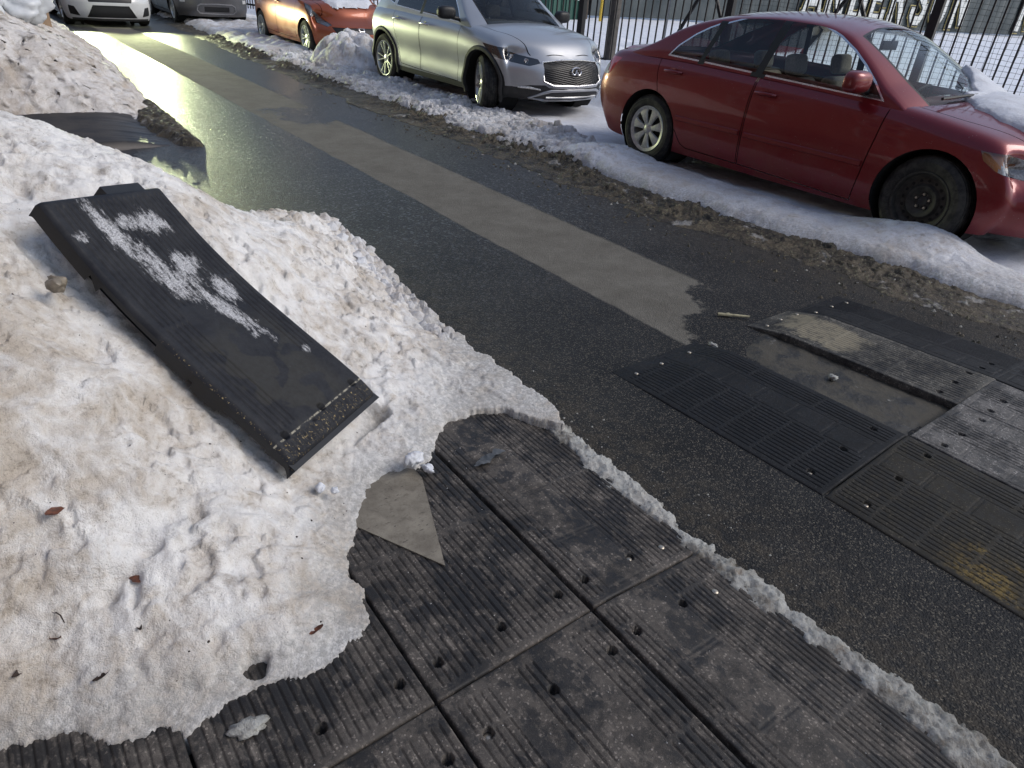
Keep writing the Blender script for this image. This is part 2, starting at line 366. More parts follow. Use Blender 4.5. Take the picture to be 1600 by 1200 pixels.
# ------------------------------------------------------------------ rubber mats
def make_mat(name, loc, rz, w, l, zfun, grooves, mat, holes=(), bolts=(), pads=(), pitch=.022, gd=.0045, label=None, group=None, cat='rubber mat', corner=None, d=(.00275, .004), cuts=(), shear=0.):
    xs = np.arange(0, w + d[0] * .5, d[0]); ys = np.arange(0, l + d[1] * .5, d[1]); X, Y = np.meshgrid(xs, ys)
    Z = zfun(X, Y)
    wav = .0012 * fbm(X, Y, 5, 2, 5)
    G = np.zeros(X.shape)
    for (x0, x1, y0, y1, seg) in grooves:
        inn = (X > x0) & (X < x1) & (Y > y0) & (Y < y1)
        ph = ((X - x0 + wav) / pitch) % 1.0; dist = np.abs(ph - .5) * pitch
        g = np.exp(-(dist / .0023) ** 4)
        idx = np.floor((X - x0) / pitch)
        yy = (Y - y0) / seg + .0 * idx; fr = np.abs((yy % 1.0) - .5) * seg; endd = seg * .5 - fr
        g = g * np.clip((endd - .004) / .006, 0, 1) * np.clip((Y - y0) / .008, 0, 1) * np.clip((y1 - Y) / .008, 0, 1)
        G = np.where(inn, np.maximum(G, g), G)
    Z = Z - gd * G
    for (x0, x1, y0, y1, hgt) in pads:      # rounded frames / raised pads
        dx = np.maximum(x0 - X, X - x1); dy = np.maximum(y0 - Y, Y - y1); q = np.maximum(dx, dy)
        Z = Z + hgt * np.clip(-q / .004, 0, 1)
        Z = Z - .0022 * np.exp(-((q - .002) / .003) ** 2)
    for (y0) in cuts: Z = Z - .003 * np.exp(-((Y - y0) / .004) ** 2)
    rim = np.minimum(np.minimum(X, w - X), np.minimum(Y, l - Y))
    Z = Z - .004 * np.clip(1 - rim / .006, 0, 1) ** 2
    Z = Z + .0015 * fbm(X + loc[0], Y + loc[1], 4, 3, 3)
    for (hx, hy) in holes:
        r = np.hypot(X - hx, Y - hy)
        Z = np.where(r < .0135, Z - .028, Z)
    keep = np.ones(X.shape, bool)
    if corner:                                # rounded far corner: (cx, cy, r)
        cx, cy, r = corner
        keep = ~((X > cx) & (Y > cy) & (np.hypot(X - cx, Y - cy) > r))
    root = empty(name, loc, rz, label=label, cat=cat, group=group)
    v = np.stack([X.ravel(), Y.ravel(), np.maximum(Z, .001).ravel()], 1); f = gfaces(X.shape, keep)
    # skirt
    n0 = len(v); r, c = X.shape; ring = list(range(c)) + [i * c + c - 1 for i in range(1, r)] + [(r - 1) * c + j for j in range(c - 2, -1, -1)] + [i * c for i in range(r - 2, 0, -1)]
    low = v[ring].copy(); low[:, 2] = 0
    sk = [(ring[(i + 1) % len(ring)], ring[i], n0 + i, n0 + (i + 1) % len(ring)) for i in range(len(ring))]
    v = np.concatenate([v, low]); f = np.concatenate([f, np.array(sk)])
    v, f = sel_used(v, f); v[:, 0] += shear * v[:, 1]
    meshob('mat_top', v, f, mat, root, True)
    for (hx, hy, dz) in bolts:
        zz = float(zfun(np.array([[hx]]), np.array([[hy]]))[0, 0]) + dz
        b = MB(); b.lathe([(.0, .004), (.007, .004), (.0095, .002), (.0095, -.012)], 14, Matrix.Translation((hx + shear * hy, hy, zz)), axis='z'); b.build('bolt', M['bolt'], root, smooth=True)
    return root
flat = lambda X, Y: .05 + 0 * X
def outer(X, Y): return .05 - .036 * np.clip(X - .05, 0, 1) / .45
HR = [(.055, .09), (.25, .09), (.45, .09)]
near_g = 'rubber mats laid over the sidewalk edge'
G1 = [(.02, .49, .02, .95, .47)]
def hpos(l, side): return [(hx, .09 if side == 'n' else l - .12) for hx in (.055, .25, .45)]
# row behind the cross seam (y .82 and up)
make_mat('rubber_mat', (.514, .824, 0), 0, .492, .98, flat, [(.02, .48, .02, .47, .45), (.02, .48, .485, .96, .47)], M['mat'], hpos(.98, 'n'), (), label='ribbed rubber mat with the tan triangle lying on it', group=near_g)
make_mat('rubber_mat', (.010, .824, 0), 0, .496, .98, flat, [(.02, .48, .02, .40, .38), (.02, .48, .42, .96, .54)], M['mat'], hpos(.98, 'n'), (), label='ribbed rubber mat half under the dirty snow, left of the mat with the tan triangle', group=near_g)
make_mat('rubber_mat', (-.492, .824, 0), 0, .496, .98, flat, [(.02, .48, .02, .96, .47)], M['mat'], hpos(.98, 'n'), (), label='rubber mat showing only a dark strip below the snow at the bottom left corner', group=near_g)
pads_o = []
for k in range(4): pads_o.append((.085, .235, .03 + k * .235, .03 + k * .235 + .215, .0005))
make_mat('rubber_mat', (1.020, .824, 0), 0, .47, 1.0, outer, [(.01, .075, .02, .98, .32), (.245, .46, .02, .98, .48)], M['mat'], [(.045, .09), (.235, .09)], [(.235, .09, -.012), (.36, .07, -.001)], pads_o, pitch=.0195, corner=(.33, .86, .14), label='grooved rubber edge mat with a rounded end and a torn grey scrap on it', group=near_g)
# row in front of the seam
make_mat('rubber_mat', (.514, -.25, 0), 0, .492, 1.070, flat, [(.20, .27, .04, 1.04, .34), (.30, .36, .45, .62, .17), (.38, .48, .03, 1.04, .33), (.02, .12, .45, 1.04, .25)], M['mat'], hpos(1.062, 'f'), [(.055, .942, -.02)], [(.13, .2, .12, .19, .001), (.28, .36, .25, .33, .0008)], label='rubber mat with a smooth worn middle at the bottom centre, below the cross seam', group=near_g)
make_mat('rubber_mat', (.010, -.25, 0), 0, .496, 1.070, flat, [(.30, .40, .04, 1.04, .33), (.42, .48, .04, 1.04, .33)], M['mat'], hpos(1.062, 'f'), (), label='smooth rubber mat cut off by the bottom edge, left of the worn mat', group=near_g)
pads_o = [(.085, .235, 1.04 - .215 - k * .235, 1.04 - k * .235, .0006) for k in range(4)]
make_mat('rubber_mat', (1.020, -.25, 0), 0, .47, 1.070, outer, [(.01, .075, .02, 1.05, .32), (.245, .46, .02, 1.05, .48)], M['mat'], [(.045, .95), (.235, .95)], [(.36, .93, -.001)], pads_o, pitch=.0195, label='grooved rubber edge mat with a dark wet patch, nearest the bottom right corner', group=near_g)
make_mat('rubber_mat', (-.492, -.25, 0), 0, .496, 1.070, flat, [(.30, .48, .04, 1.04, .33)], M['mat'], (), (), label='rubber mat at the very bottom left, mostly out of frame', group=near_g) if False else None

# far speed hump on the road
far_g = 'rubber modules of the speed hump on the road'
def lr(X, Y, top=True):
    z = .004 + .046 * np.clip(X / .5, 0, 1) ** .85
    if top: z = z * np.clip((1.06 - Y) / .22, .12, 1)
    return z
def hpads(x0, x1, ys, h=.0006, L=.15): return [(x0, x1, y, y + L, h) for y in ys]
make_mat('speed_hump_module', (2.105, .762, 0), 0, .60, 1.06, lr, [(.02, .30, .02, .98, .155), (.46, .58, .02, .98, .32)], M['mat_far'], [(.08, .10), (.30, .10), (.52, .10)], [(.08, .98, .001), (.25, .98, .001), (.45, .98, .001), (.08, .10, -.012)], hpads(.32, .44, [.05 + .165 * k for k in range(6)]), shear=-.045, label='black speed hump end ramp on the left, low end with three bolts', group=far_g, cat='speed hump')
make_mat('speed_hump_module', (2.115, -.35, 0), R_(.5), .60, 1.105, lambda X, Y: lr(X, Y, False), [(.02, .30, .02, 1.09, .155), (.46, .58, .02, 1.09, .32)], M['mat_yel'], [(.08, .99), (.30, .99), (.52, .99)], [(.08, .99, -.01)], hpads(.32, .44, [1.09 - .165 * (k + 1) for k in range(6)]), label='speed hump ramp with worn yellow stripes at the right edge', group=far_g, cat='speed hump')
make_mat('speed_hump_module', (2.725, -.35, 0), R_(.5), .47, 1.105, flat, [(.15, .30, .02, 1.09, .32)], M['mat_pale'], [(.05, .99), (.2, .985), (.4, .985)], (), hpads(.02, .13, [1.09 - .165 * (k + 1) for k in range(6)]) + hpads(.32, .44, [1.09 - .165 * (k + 1) for k in range(6)]), label='pale dusty centre module of the speed hump between the two near ramps', group=far_g, cat='speed hump')
def rc(X, Y): return .05 * np.clip((1.06 - Y) / .22, .1, 1) * (.75 + .25 * np.clip(X / .3, 0, 1)) + .002
def ro(X, Y, top=True):
    z = .004 + .046 * np.clip((.5 - X) / .5, 0, 1) ** .85
    if top: z = z * np.clip((1.06 - Y) / .22, .12, 1)
    return z
make_mat('speed_hump_module', (3.185, .760, 0), 0, .40, 1.05, rc, [(.02, .38, .02, .98, .32)], M['mat_tan'], [(.05, .1), (.2, .1), (.35, .1)], [(.06, .97, .001), (.2, .98, .001), (.34, .97, .001)], (), shear=-.11, label='speed hump end module dusted with tan grit, left of the black outer one', group=far_g, cat='speed hump')
make_mat('speed_hump_module', (3.592, .762, 0), 0, .48, 1.03, lambda X, Y: ro(X, Y + .03), [(.22, .46, .02, .96, .32)], M['mat_far'], [(.08, .09), (.2, .09)], [(.06, .93, .001), (.25, .94, .001), (.4, .93, .001)], hpads(.05, .18, [.03 + .165 * k for k in range(6)]), shear=-.11, label='black outermost speed hump end module beside the brown slush', group=far_g, cat='speed hump')
make_mat('speed_hump_module', (3.205, -.35, 0), R_(1), .39, 1.11, flat, [(.15, .30, .02, 1.09, .32)], M['mat_pale'], [(.05, 1.0), (.2, 1.0)], (), hpads(.02, .13, [1.09 - .165 * (k + 1) for k in range(6)]), label='greyish speed hump module behind the pale centre one at the right edge', group=far_g, cat='speed hump')
make_mat('speed_hump_module', (3.605, -.35, 0), R_(1), .48, 1.12, lambda X, Y: ro(X, Y, False), [(.22, .46, .02, 1.09, .32)], M['mat_far'], [(.08, 1.0)], (), hpads(.05, .18, [1.09 - .165 * (k + 1) for k in range(6)]), label='black outer speed hump module cut by the right edge below the last end module', group=far_g, cat='speed hump')
# dirty bare ground where the centre module is missing
X_, Y_ = grid(2.55, 3.25, .70, 2.0, .01)
sd_ = sdist(X_ + .06 * fbm(X_, Y_, 6, 3, 5), Y_ + .06 * fbm(X_, Y_, 6, 3, 8), [(2.66, .78), (3.2, .78), (3.1, 1.75), (2.85, 1.62), (2.62, 1.35)])
Z_ = np.clip(sd_ / .05, -1, 1) * .006 + .003 * fbm(X_, Y_, 20, 4, 4) * (sd_ > 0)
t = Mt('caked_mud'); n1 = t.noise(7, 6, .65, dist=.5); n2 = t.noise(50, 5, .7)
c = t.mix(t.ramp(n1, .38, .6), (.020, .018, .014), (.062, .055, .042)); c = t.mix(t.math('MULTIPLY', t.ramp(t.noise(11, 5, .7), .63, .72), .6), c, (.38, .38, .36))
M['mud'] = t.set(c, t.ramp(n1, .3, .6, .35, .8), 0, t.bump(n2, .7, .008))
hsurf('mud', X_, Y_, Z_, M['mud'], kind='stuff', label='caked brown mud where the centre module of the speed hump is missing')

# ------------------------------------------------------------------ snow
def rough_snow(X, Y, s, amp=1.0):
    return amp * (.040 * fbm(X, Y, 2.6, 3, s) + .016 * billow(X, Y, 3.4, 2, s + 2) * .5 + .011 * fbm(X, Y, 10, 4, s + 4, .6) + .0035 * billow(X, Y, 24, 2, s + 6) + .0065 * fbm(X, Y, 42, 4, s + 8, .75))
main_ctrl = [(-0.26,1.39,0.22),(-0.04,1.30,0.16),(0.21,1.18,0.11),(0.38,1.20,0.09),(-0.19,1.57,0.42),(0.04,1.54,0.33),(0.34,1.52,0.20),(0.48,1.43,0.12),(-0.13,1.84,0.60),(0.13,1.87,0.46),(0.28,1.75,0.28),(0.43,1.63,0.16),(0.01,2.16,0.70),(0.09,2.17,0.60),(0.71,2.87,0.62),(0.86,2.60,0.45),(0.94,2.36,0.30),(1.00,2.24,0.22),(1.05,2.02,0.14),(1.14,1.79,0.09),(1.01,3.16,0.45),(1.28,2.83,0.26),(1.34,2.38,0.13),(0.84,1.72,0.10),(0.06,3.45,0.90),(0.25,3.33,0.90),(0.22,2.86,0.86),(0.39,2.93,0.85),(0.42,2.63,0.74),(0.52,2.68,0.74),(-0.02,2.42,0.80),(1.36,3.47,0.33),(1.53,3.41,0.20),(1.52,2.93,0.12),
  (-1.2,1.5,.3),(-1.2,2.2,.75),(-1.2,3.3,.95),(-.6,3.4,.93),(-.6,1.45,.3),(-1,1.3,.1),(.4,3.9,.25),(.0,4.1,.3),(-1,4.2,.3),(.9,3.9,.2),(1.3,4.1,.2),(.6,2.1,.30),(.45,2.2,.52),(.95,4.3,.1),(1.55,2.2,.05),(1.45,1.9,.055),(1.33,1.95,.065),(1.5,2.05,.055),(1.2,1.9,.08),(.35,2.45,.72)]
main_out = [(-2.0,1.25),(-.6,1.3),(-.33,1.27),(-.22,1.25),(-.1,1.16),(.01,1.10),(.14,1.11),(.28,1.10),(.43,1.11),(.51,1.18),(.515,1.28),(.55,1.39),(.64,1.52),(.73,1.62),(.84,1.70),(.93,1.655),(1.03,1.70),(1.12,1.78),(1.27,1.83),(1.42,1.76),(1.48,1.6),(1.54,1.55),(1.59,1.75),(1.6,2.0),(1.585,2.5),(1.65,3.1),(1.73,3.75),(1.52,4.35),(1.1,4.6),(.5,4.3),(-.4,4.6),(-2,4.6)]
main_out = [(a * .968, b * .968) if (b < 1.72 and a < 1.0) else (a, b) for a, b in main_out]
def snow_surface(x0, x1, y0, y1, d, ctrl, outl, s, base=.03, edge=.05, amp=1.0, jit=.03, crust=.0, minz=None):
    X, Y = grid(x0, x1, y0, y1, d)
    f = tps(ctrl)
    Xc, Yc = grid(x0, x1, y0, y1, .05); Fc = f(Xc, Yc)
    gi = np.clip((X - x0) / .05, 0, Fc.shape[1] - 1.001); gj = np.clip((Y - y0) / .05, 0, Fc.shape[0] - 1.001)
    i = gi.astype(int); j = gj.astype(int); a = gi - i; b = gj - j
    T = Fc[j, i] * (1 - a) * (1 - b) + Fc[j, i + 1] * a * (1 - b) + Fc[j + 1, i] * (1 - a) * b + Fc[j + 1, i + 1] * a * b
    sd = sdist(X + jit * fbm(X, Y, 9, 4, s + 1) * 2, Y + jit * fbm(X, Y, 9, 4, s + 2) * 2, outl)
    sd = sd + .014 * fbm(X, Y, 20, 5, s + 3, .62)
    prof = 1 - np.exp(-np.maximum(sd, 0) / edge)
    T = np.maximum(T, minz if minz else .04)
    Z = base + (T - base) * prof + rough_snow(X, Y, s, amp) * np.clip(sd / .12, .12, 1) * np.clip(T / .22, .35, 1)
    Z = np.where(sd < 0, sd * 7 + base, Z)
    if crust:      # horizontal push makes small overhangs and crumbs
        X = X + crust * fbm(X, Y, 14, 3, s + 11) + crust * .5 * fbm(X, Y, 50, 2, s + 13); Y = Y + crust * fbm(X, Y, 14, 3, s + 12) + crust * .5 * fbm(X, Y, 50, 2, s + 14)
    return X, Y, Z, sd
X, Y, Z, S = snow_surface(-1.6, 1.85, .98, 4.6, .0075, main_ctrl, main_out, 3, .052, .09, .9, .018, .012)
# crusty clumps on the road side and upper part, hollows between them
cl = np.clip((X - .75) / .5, 0, 1) * .8 + .25
cd, cid = cells(X + .04 * fbm(X, Y, 9, 3, 203), Y + .04 * fbm(X, Y, 9, 3, 204), 11, 17); cd2, cid2 = cells(X + .02 * fbm(X, Y, 25, 2, 205), Y + .02 * fbm(X, Y, 25, 2, 206), 27, 19)
ins_ = np.clip((S - .02) / .10, 0, 1) * np.clip(Z / .22, .35, 1)
Z = Z + ins_ * cl * ((cid - .5) * .022 - cd * .008 + (cid2 - .5) * .012 - cd2 * .005)
pit = np.clip((fbm(X, Y, 5.5, 4, 211, .6) - .16) / .10, 0, 1); Z = Z - ins_ * .020 * pit * pit * (3 - 2 * pit)
led = np.clip((fbm(X + .1, Y * 1.6, 3.2, 4, 213, .6) - .05) / .035, 0, 1); Z = Z + ins_ * .012 * led
# melt hole, footprints/cracks
Z = Z - .07 * np.exp(-(np.hypot((X - .19 + .012 * fbm(X, Y, 40, 2, 9)) / 1.4, Y - 1.142 + .012 * fbm(X, Y, 40, 2, 8)) / .020) ** 4)
for (a, b, r, dp) in [(.03, 1.50, .06, .035), (.14, 1.53, .05, .03), (-.02, 1.43, .035, .03), (-.12, 1.65, .07, .03), (.27, 1.36, .045, .02), (.06, 1.46, .02, .05), (-.05, 1.40, .018, .05), (.22, 1.60, .05, .03), (.36, 1.28, .05, .02), (-.2, 1.9, .09, .03), (.05, 2.0, .06, .03)]:
    Z = Z - dp * np.exp(-(np.hypot((X - a) * .8, (Y - b) * 1.3) / r) ** 2)
# keep snow under the leaning ramp
RA, RB, RC, RD = [Vector(p) for p in ((0.077, 2.299, 0.904), (0.452, 2.616, 0.828), (0.922, 1.894, 0.199), (0.503, 1.621, 0.217))]
nrm_r = (RB - RA).cross(RD - RA).normalized(); nrm_r = nrm_r if nrm_r.z > 0 else -nrm_r
cen = (RA + RB + RC + RD) / 4; uu = ((RA + RB) - (RC + RD)).normalized(); vv = nrm_r.cross(uu).normalized()
px = (X - cen.x); py = (Y - cen.y)
plane = cen.z - (nrm_r.x * px + nrm_r.y * py) / nrm_r.z
ur = [Vector((p.x, p.y)) for p in (RA, RB, RC, RD)]
inr = sdist(X, Y, [(p.x, p.y) for p in ur])
cap = plane - .066
Z = np.where(inr > -.03, np.minimum(Z, cap + np.clip(-inr, 0, .03) * 3), Z)
hsurf('snow_pile', X, Y, Z, M['snow'], S > -.03, label='large dirty snow pile filling the left foreground, under the leaning black ramp', cat='snow pile')

heap_ctrl = [(-2,8.4,.1),(0,8.4,.12),(.8,8.4,.1),(1.4,8.25,.06),(0,9.0,.72),(.8,9.0,.55),(1.3,9.1,.33),(1.3,11,.5),(.5,10,.86),(-1,9.5,1.0),(-2,10,1.1),(.5,13,.85),(1.2,13,.55),(-1,13,1.1),(1.6,10.5,.2),(1.65,12.8,.2),(1.5,8.6,.15)]
X, Y, Z, S = snow_surface(-2.4, 2.0, 7.6, 16.5, .03, heap_ctrl, [(-2.3,8.3),(.1,8.33),(.7,8.28),(1.38,8.15),(1.52,8.6),(1.62,9.4),(1.72,10.8),(1.78,12.6),(1.82,14.6),(1.2,16),(-2.2,16)], 21, .02, .09, 1.7, .04, .07)
hsurf('snow_pile', X, Y, Z, M['snow_heap'], S > -.05, label='tall lumpy snow heap at the top left beyond the dark driveway gap', cat='snow pile')

# wet brown slush at the tip of the far heap
X, Y = grid(1.05, 1.75, 6.75, 9.6, .018)
sd_ = sdist(X + .04 * fbm(X, Y, 9, 3, 2), Y + .05 * fbm(X, Y, 9, 3, 4), [(1.3, 8.2), (1.46, 7.0), (1.62, 6.9), (1.66, 8.0), (1.7, 9.4), (1.5, 9.2)])
hsurf('slush', X, Y, np.clip(sd_ * .8, -.03, .035) + .03 * np.clip(sd_ / .05, 0, 1) * (billow(X, Y, 9, 3, 7) * .3 + fbm(X, Y, 25, 3, 9)) + .02, M['slush'], sd_ > -.03, kind='stuff', label='dark slush tapering off the far snow heap')

# icy strip along the gutter beside the mats
X, Y = grid(1.38, 1.68, -.35, 1.95, .006)
cx_ = 1.505 + .012 * np.sin(Y * 5) + .02 * np.clip(Y - 1.3, 0, 1) + .02 * fbm(X * 0, Y, 5, 3, 31)
hw_ = .040 + .030 * fbm(X * 0 + 3, Y, 5, 5, 33, .65) + .035 * np.clip(.5 - Y, 0, .8) + .012 * (Y < .1)
sd_ = hw_ - np.abs(X - cx_) + .030 * fbm(X, Y, 22, 5, 35, .65)
Zs = .013 + .009 * (1 - np.exp(-np.maximum(sd_, 0) / .015)) + (.012 * fbm(X, Y, 24, 5, 37, .75) + .003) * np.clip(sd_ / .02, 0, 1)
Zs = np.where(sd_ < 0, .013 + sd_ * 3, Zs)
hsurf('ice_strip', X, Y, Zs, M['ice'], sd_ > -.02, label='narrow grey ice ridge running along the gutter between mats and road', cat='ice ridge')

# roadside bank on the parked cars' side
bo = [(4.46,1.0),(4.80,1.1),(4.78,1.86),(4.70,2.8),(4.56,4.0),(4.66,5.2),(4.46,6.3),(4.48,8.1),(4.46,11.5),(4.52,14.2),(4.8,20.6),(4.9,26),(5.9,26),(5.5,14),(5.45,1.2),(5.6,-3),(4.85,-3)]
bo = [(4.85,-3),(4.82,1.1),(4.78,1.86),(4.68,2.8),(4.54,4.0),(4.62,5.2),(4.44,6.3),(4.46,8.1),(4.46,11.5),(4.52,14.2),(4.8,20.6),(4.9,26),(5.8,26),(5.75,14),(5.7,6.4),(5.42,5.4),(5.40,4.5),(5.36,2.75),(5.56,2.5),(5.58,1.75),(5.45,1.5),(5.5,-3)]
X, Y = grid(4.3, 6.1, -3, 14, .012)
sd_ = sdist(X + .05 * fbm(X, Y, 5, 4, 41), Y + .05 * fbm(X, Y, 5, 4, 43), bo)
smooth_w = np.clip((5.6 - Y) / 1.0, 0, 1)      # smoother, ploughed crust beside the red car; chunky further on
cd, cid = cells(X + .05 * fbm(X, Y, 9, 3, 3), Y + .05 * fbm(X, Y, 9, 3, 4), 7.0, 5); cd2, cid2 = cells(X + .03 * fbm(X, Y, 20, 2, 13), Y + .03 * fbm(X, Y, 20, 2, 14), 17, 8)
big_ = np.clip(fbm(X, Y, 1.7, 2, 99) * 2 + .6, .15, 1)
chunk = ((cid - .4) * .10 * big_ - cd * .02 + (cid2 - .4) * .045 - cd2 * .012) * (1 - smooth_w) + .2 * ((cid2 - .4) * .04) * smooth_w
hgt = .105 + .105 * np.exp(-((Y - 1.95) / .40) ** 2) * np.clip((X - 4.95) / .3, 0, 1) - .02 * np.clip((1.7 - Y) / .5, 0, 1) + .05 * np.exp(-((Y - 4.9) / .3) ** 2) - .03 * np.clip((Y - 5.5), 0, 1)
Zb = hgt * (1 - np.exp(-np.maximum(sd_, 0) / .07)) + (chunk + rough_snow(X, Y, 45, .65 - .35 * smooth_w)) * np.clip(sd_ / .08, 0, 1)
Zb = np.where(sd_ < 0, sd_, Zb)
Xb = X + .035 * fbm(X, Y, 13, 3, 46) * (1 - smooth_w); Yb = Y + .035 * fbm(X, Y, 13, 3, 47) * (1 - smooth_w)
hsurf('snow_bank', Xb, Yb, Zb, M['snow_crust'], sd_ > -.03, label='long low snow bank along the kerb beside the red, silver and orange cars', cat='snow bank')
X, Y = grid(4.3, 7.2, 13.9, 30, .05)
sd_ = sdist(X + .08 * fbm(X, Y, 4, 3, 41), Y, [(4.5,13.8),(4.55,14.2),(4.8,20.6),(4.5,30),(7.3,30),(7.3,18),(5.75,15),(5.7,13.8)])
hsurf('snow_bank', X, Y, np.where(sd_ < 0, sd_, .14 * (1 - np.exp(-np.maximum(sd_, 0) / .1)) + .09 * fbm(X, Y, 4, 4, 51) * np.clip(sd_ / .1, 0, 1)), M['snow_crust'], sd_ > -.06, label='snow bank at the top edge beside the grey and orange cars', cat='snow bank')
# rubble mound between orange and silver car
X, Y = grid(4.8, 6.7, 10.6, 13.6, .022)
r_ = np.hypot((X - 5.55) / .75, (Y - 12.0) / .95) + .12 * fbm(X, Y, 3, 3, 61)
cd, cid = cells(X, Y, 6, 15)
Zm = .50 * np.clip(1 - r_ ** 2, -.2, 1) + (cid * .13 - cd * .06 + rough_snow(X, Y, 63, 1.0)) * np.clip((1 - r_) / .2, 0, 1)
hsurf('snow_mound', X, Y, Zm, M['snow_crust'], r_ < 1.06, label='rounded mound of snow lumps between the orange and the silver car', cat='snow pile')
# brown slush at the bank's foot, widened to stand in for the undercut's shadow
def slush(name, x0, x1, y0, y1, d, label):
    X, Y = grid(x0, x1, y0, y1, d)
    xin = np.interp(Y, [-3, 1.1, 2.8, 4, 5.2, 6.3, 11.5, 14, 20.6, 30], [5.02, 4.96, 4.88, 4.74, 4.78, 4.64, 4.62, 4.68, 4.9, 5.0]) + .10 * fbm(X * 0 + 5, Y, 4, 4, 79)
    xo = np.interp(Y, [-3, 1.1, 2.5, 3.7, 5.6, 8, 12.7, 21, 30], [4.62, 4.42, 4.24, 4.05, 4.05, 3.98, 4.12, 4.42, 4.6]) + .16 * fbm(X * 0, Y, 3, 5, 71)
    sd = np.minimum(X - xo, xin - X) + .05 * fbm(X, Y, 12, 4, 73)
    cd, cid = cells(X + .02 * fbm(X, Y, 20, 2, 3), Y, 14, 25)
    cd3, cid3 = cells(X + .02 * fbm(X, Y, 30, 2, 3), Y, 32, 27); gate = np.clip((X - xo) / .35, .08, 1)
    Z = .006 + (.045 * gate + .045 * gate * (cid - .4 - cd * .45) + .025 * gate ** .5 * (cid3 - .4 - cd3 * .4) + .04 * gate * fbm(X, Y, 18, 5, 75, .65)) * np.clip(sd / .04, 0, 1)
    Z = .006 + (Z - .006) * np.clip(.75 + 1.5 * fbm(X, Y, 1.3, 3, 77), .2, 1.25)
    Z = np.where(sd < 0, sd * .6, Z)
    return hsurf(name, X + .02 * fbm(X, Y, 20, 2, 76), Y, Z, M['slush'], sd > -.03, kind='stuff', label=label)
slush('slush', 3.95, 5.05, -1.5, 9, .011, 'brown frozen slush strewn along the foot of the snow bank')
slush('slush', 3.95, 5.2, 9, 27, .03, 'brown slush strip further up the road')
# snow under and behind the parked cars, rising to the field beyond the fence
def fieldz(X, Y):
    return .03 + .42 * np.clip((X - 7.3) / .9, 0, 1) ** 1.2 + .05 * fbm(X, Y, .8, 4, 81) + .05 * np.clip((X - 7.2), 0, 1) * fbm(X, Y, 2.5, 4, 83) + .02 * fbm(X, Y, 7, 3, 85) - .05 * np.clip((X - 12) / 8, 0, 1)
X, Y = grid(5.2, 14, -4, 30, .06)
hsurf('snow_field', X, Y, fieldz(X, Y) - .05 * np.clip((5.4 - X) / .2, 0, 1), M['snow_blue'], kind='structure')
X, Y = grid(13.9, 140, -60, 140, 1.0)
hsurf('snow_field', X, Y, fieldz(X, Y) - .02, M['snow_blue'], kind='structure')

# ------------------------------------------------------------------ the black rubber ramp leaning on the snow
t = Mt('ramp_rubber'); uv = t.tc.outputs['UV']; q = t.xyz(uv)
n1 = t.noise(7, 6, .62, vec=uv, dist=.3); n2 = t.noise(40, 6, .72, vec=uv); n3 = t.noise(190, 3, .7, vec=uv)
c = t.mix(t.ramp(n1, .35, .65), (.0085, .0095, .014), (.019, .020, .024))
# dusty dry areas in the lower smooth middle
dm = t.math('MULTIPLY', t.ramp(q[1], .08, .13), t.ramp(q[1], .56, .42)); dm = t.math('MULTIPLY', dm, t.math('MULTIPLY', t.ramp(q[0], .05, .10), t.ramp(q[0], .47, .36)))
dm = t.math('MULTIPLY', dm, t.ramp(t.noise(9, 4, .5, vec=uv, dist=.5), .44, .50))
c = t.mix(t.math('MULTIPLY', dm, .75), c, (.030, .029, .026))
# frozen snow smear across the upper half
def blob(cx, cy, rx, ry, rot):
    dx = t.math('SUBTRACT', q[0], cx); dy = t.math('SUBTRACT', q[1], cy); cr, sr = math.cos(rot), math.sin(rot)
    a = t.math('ADD', t.math('MULTIPLY', dx, cr / rx), t.math('MULTIPLY', dy, sr / rx)); b = t.math('ADD', t.math('MULTIPLY', dx, -sr / ry), t.math('MULTIPLY', dy, cr / ry))
    r = t.math('SQRT', t.math('ADD', t.math('MULTIPLY', a, a), t.math('MULTIPLY', b, b)))
    return t.math('SUBTRACT', 1.0, r)
bl = None
for bb in [(.16, .93, .035, .14, .15), (.20, .78, .045, .13, .15), (.27, .70, .05, .06, 0), (.24, .95, .04, .03, 0), (.33, .93, .06, .05, 0), (.33, .76, .06, .045, .5), (.30, .56, .035, .13, .25), (.05, .93, .025, .02, 0), (.37, .62, .04, .06, 0), (.30, .43, .02, .015, 0), (.42, .30, .02, .02, 0)]:
    b_ = blob(*bb); bl = b_ if bl is None else t.math('MAXIMUM', bl, b_)
uvs_ = t.map((1.6, .55, 1), vec=uv)
sm = t.math('ADD', t.math('MULTIPLY', t.ramp(bl, -1.1, .7), .55), t.math('MULTIPLY', t.math('SUBTRACT', t.noise(15, 6, .75, vec=uvs_), .5), 1.3))
sm = t.math('ADD', sm, t.math('MULTIPLY', t.math('SUBTRACT', t.noise(70, 5, .75, vec=uvs_), .5), 1.0))
smk = t.ramp(sm, .30, .58)
c = t.mix(t.math('MULTIPLY', smk, .9), c, t.mix(t.ramp(n3, .35, .65), (.25, .25, .26), (.66, .66, .68)))
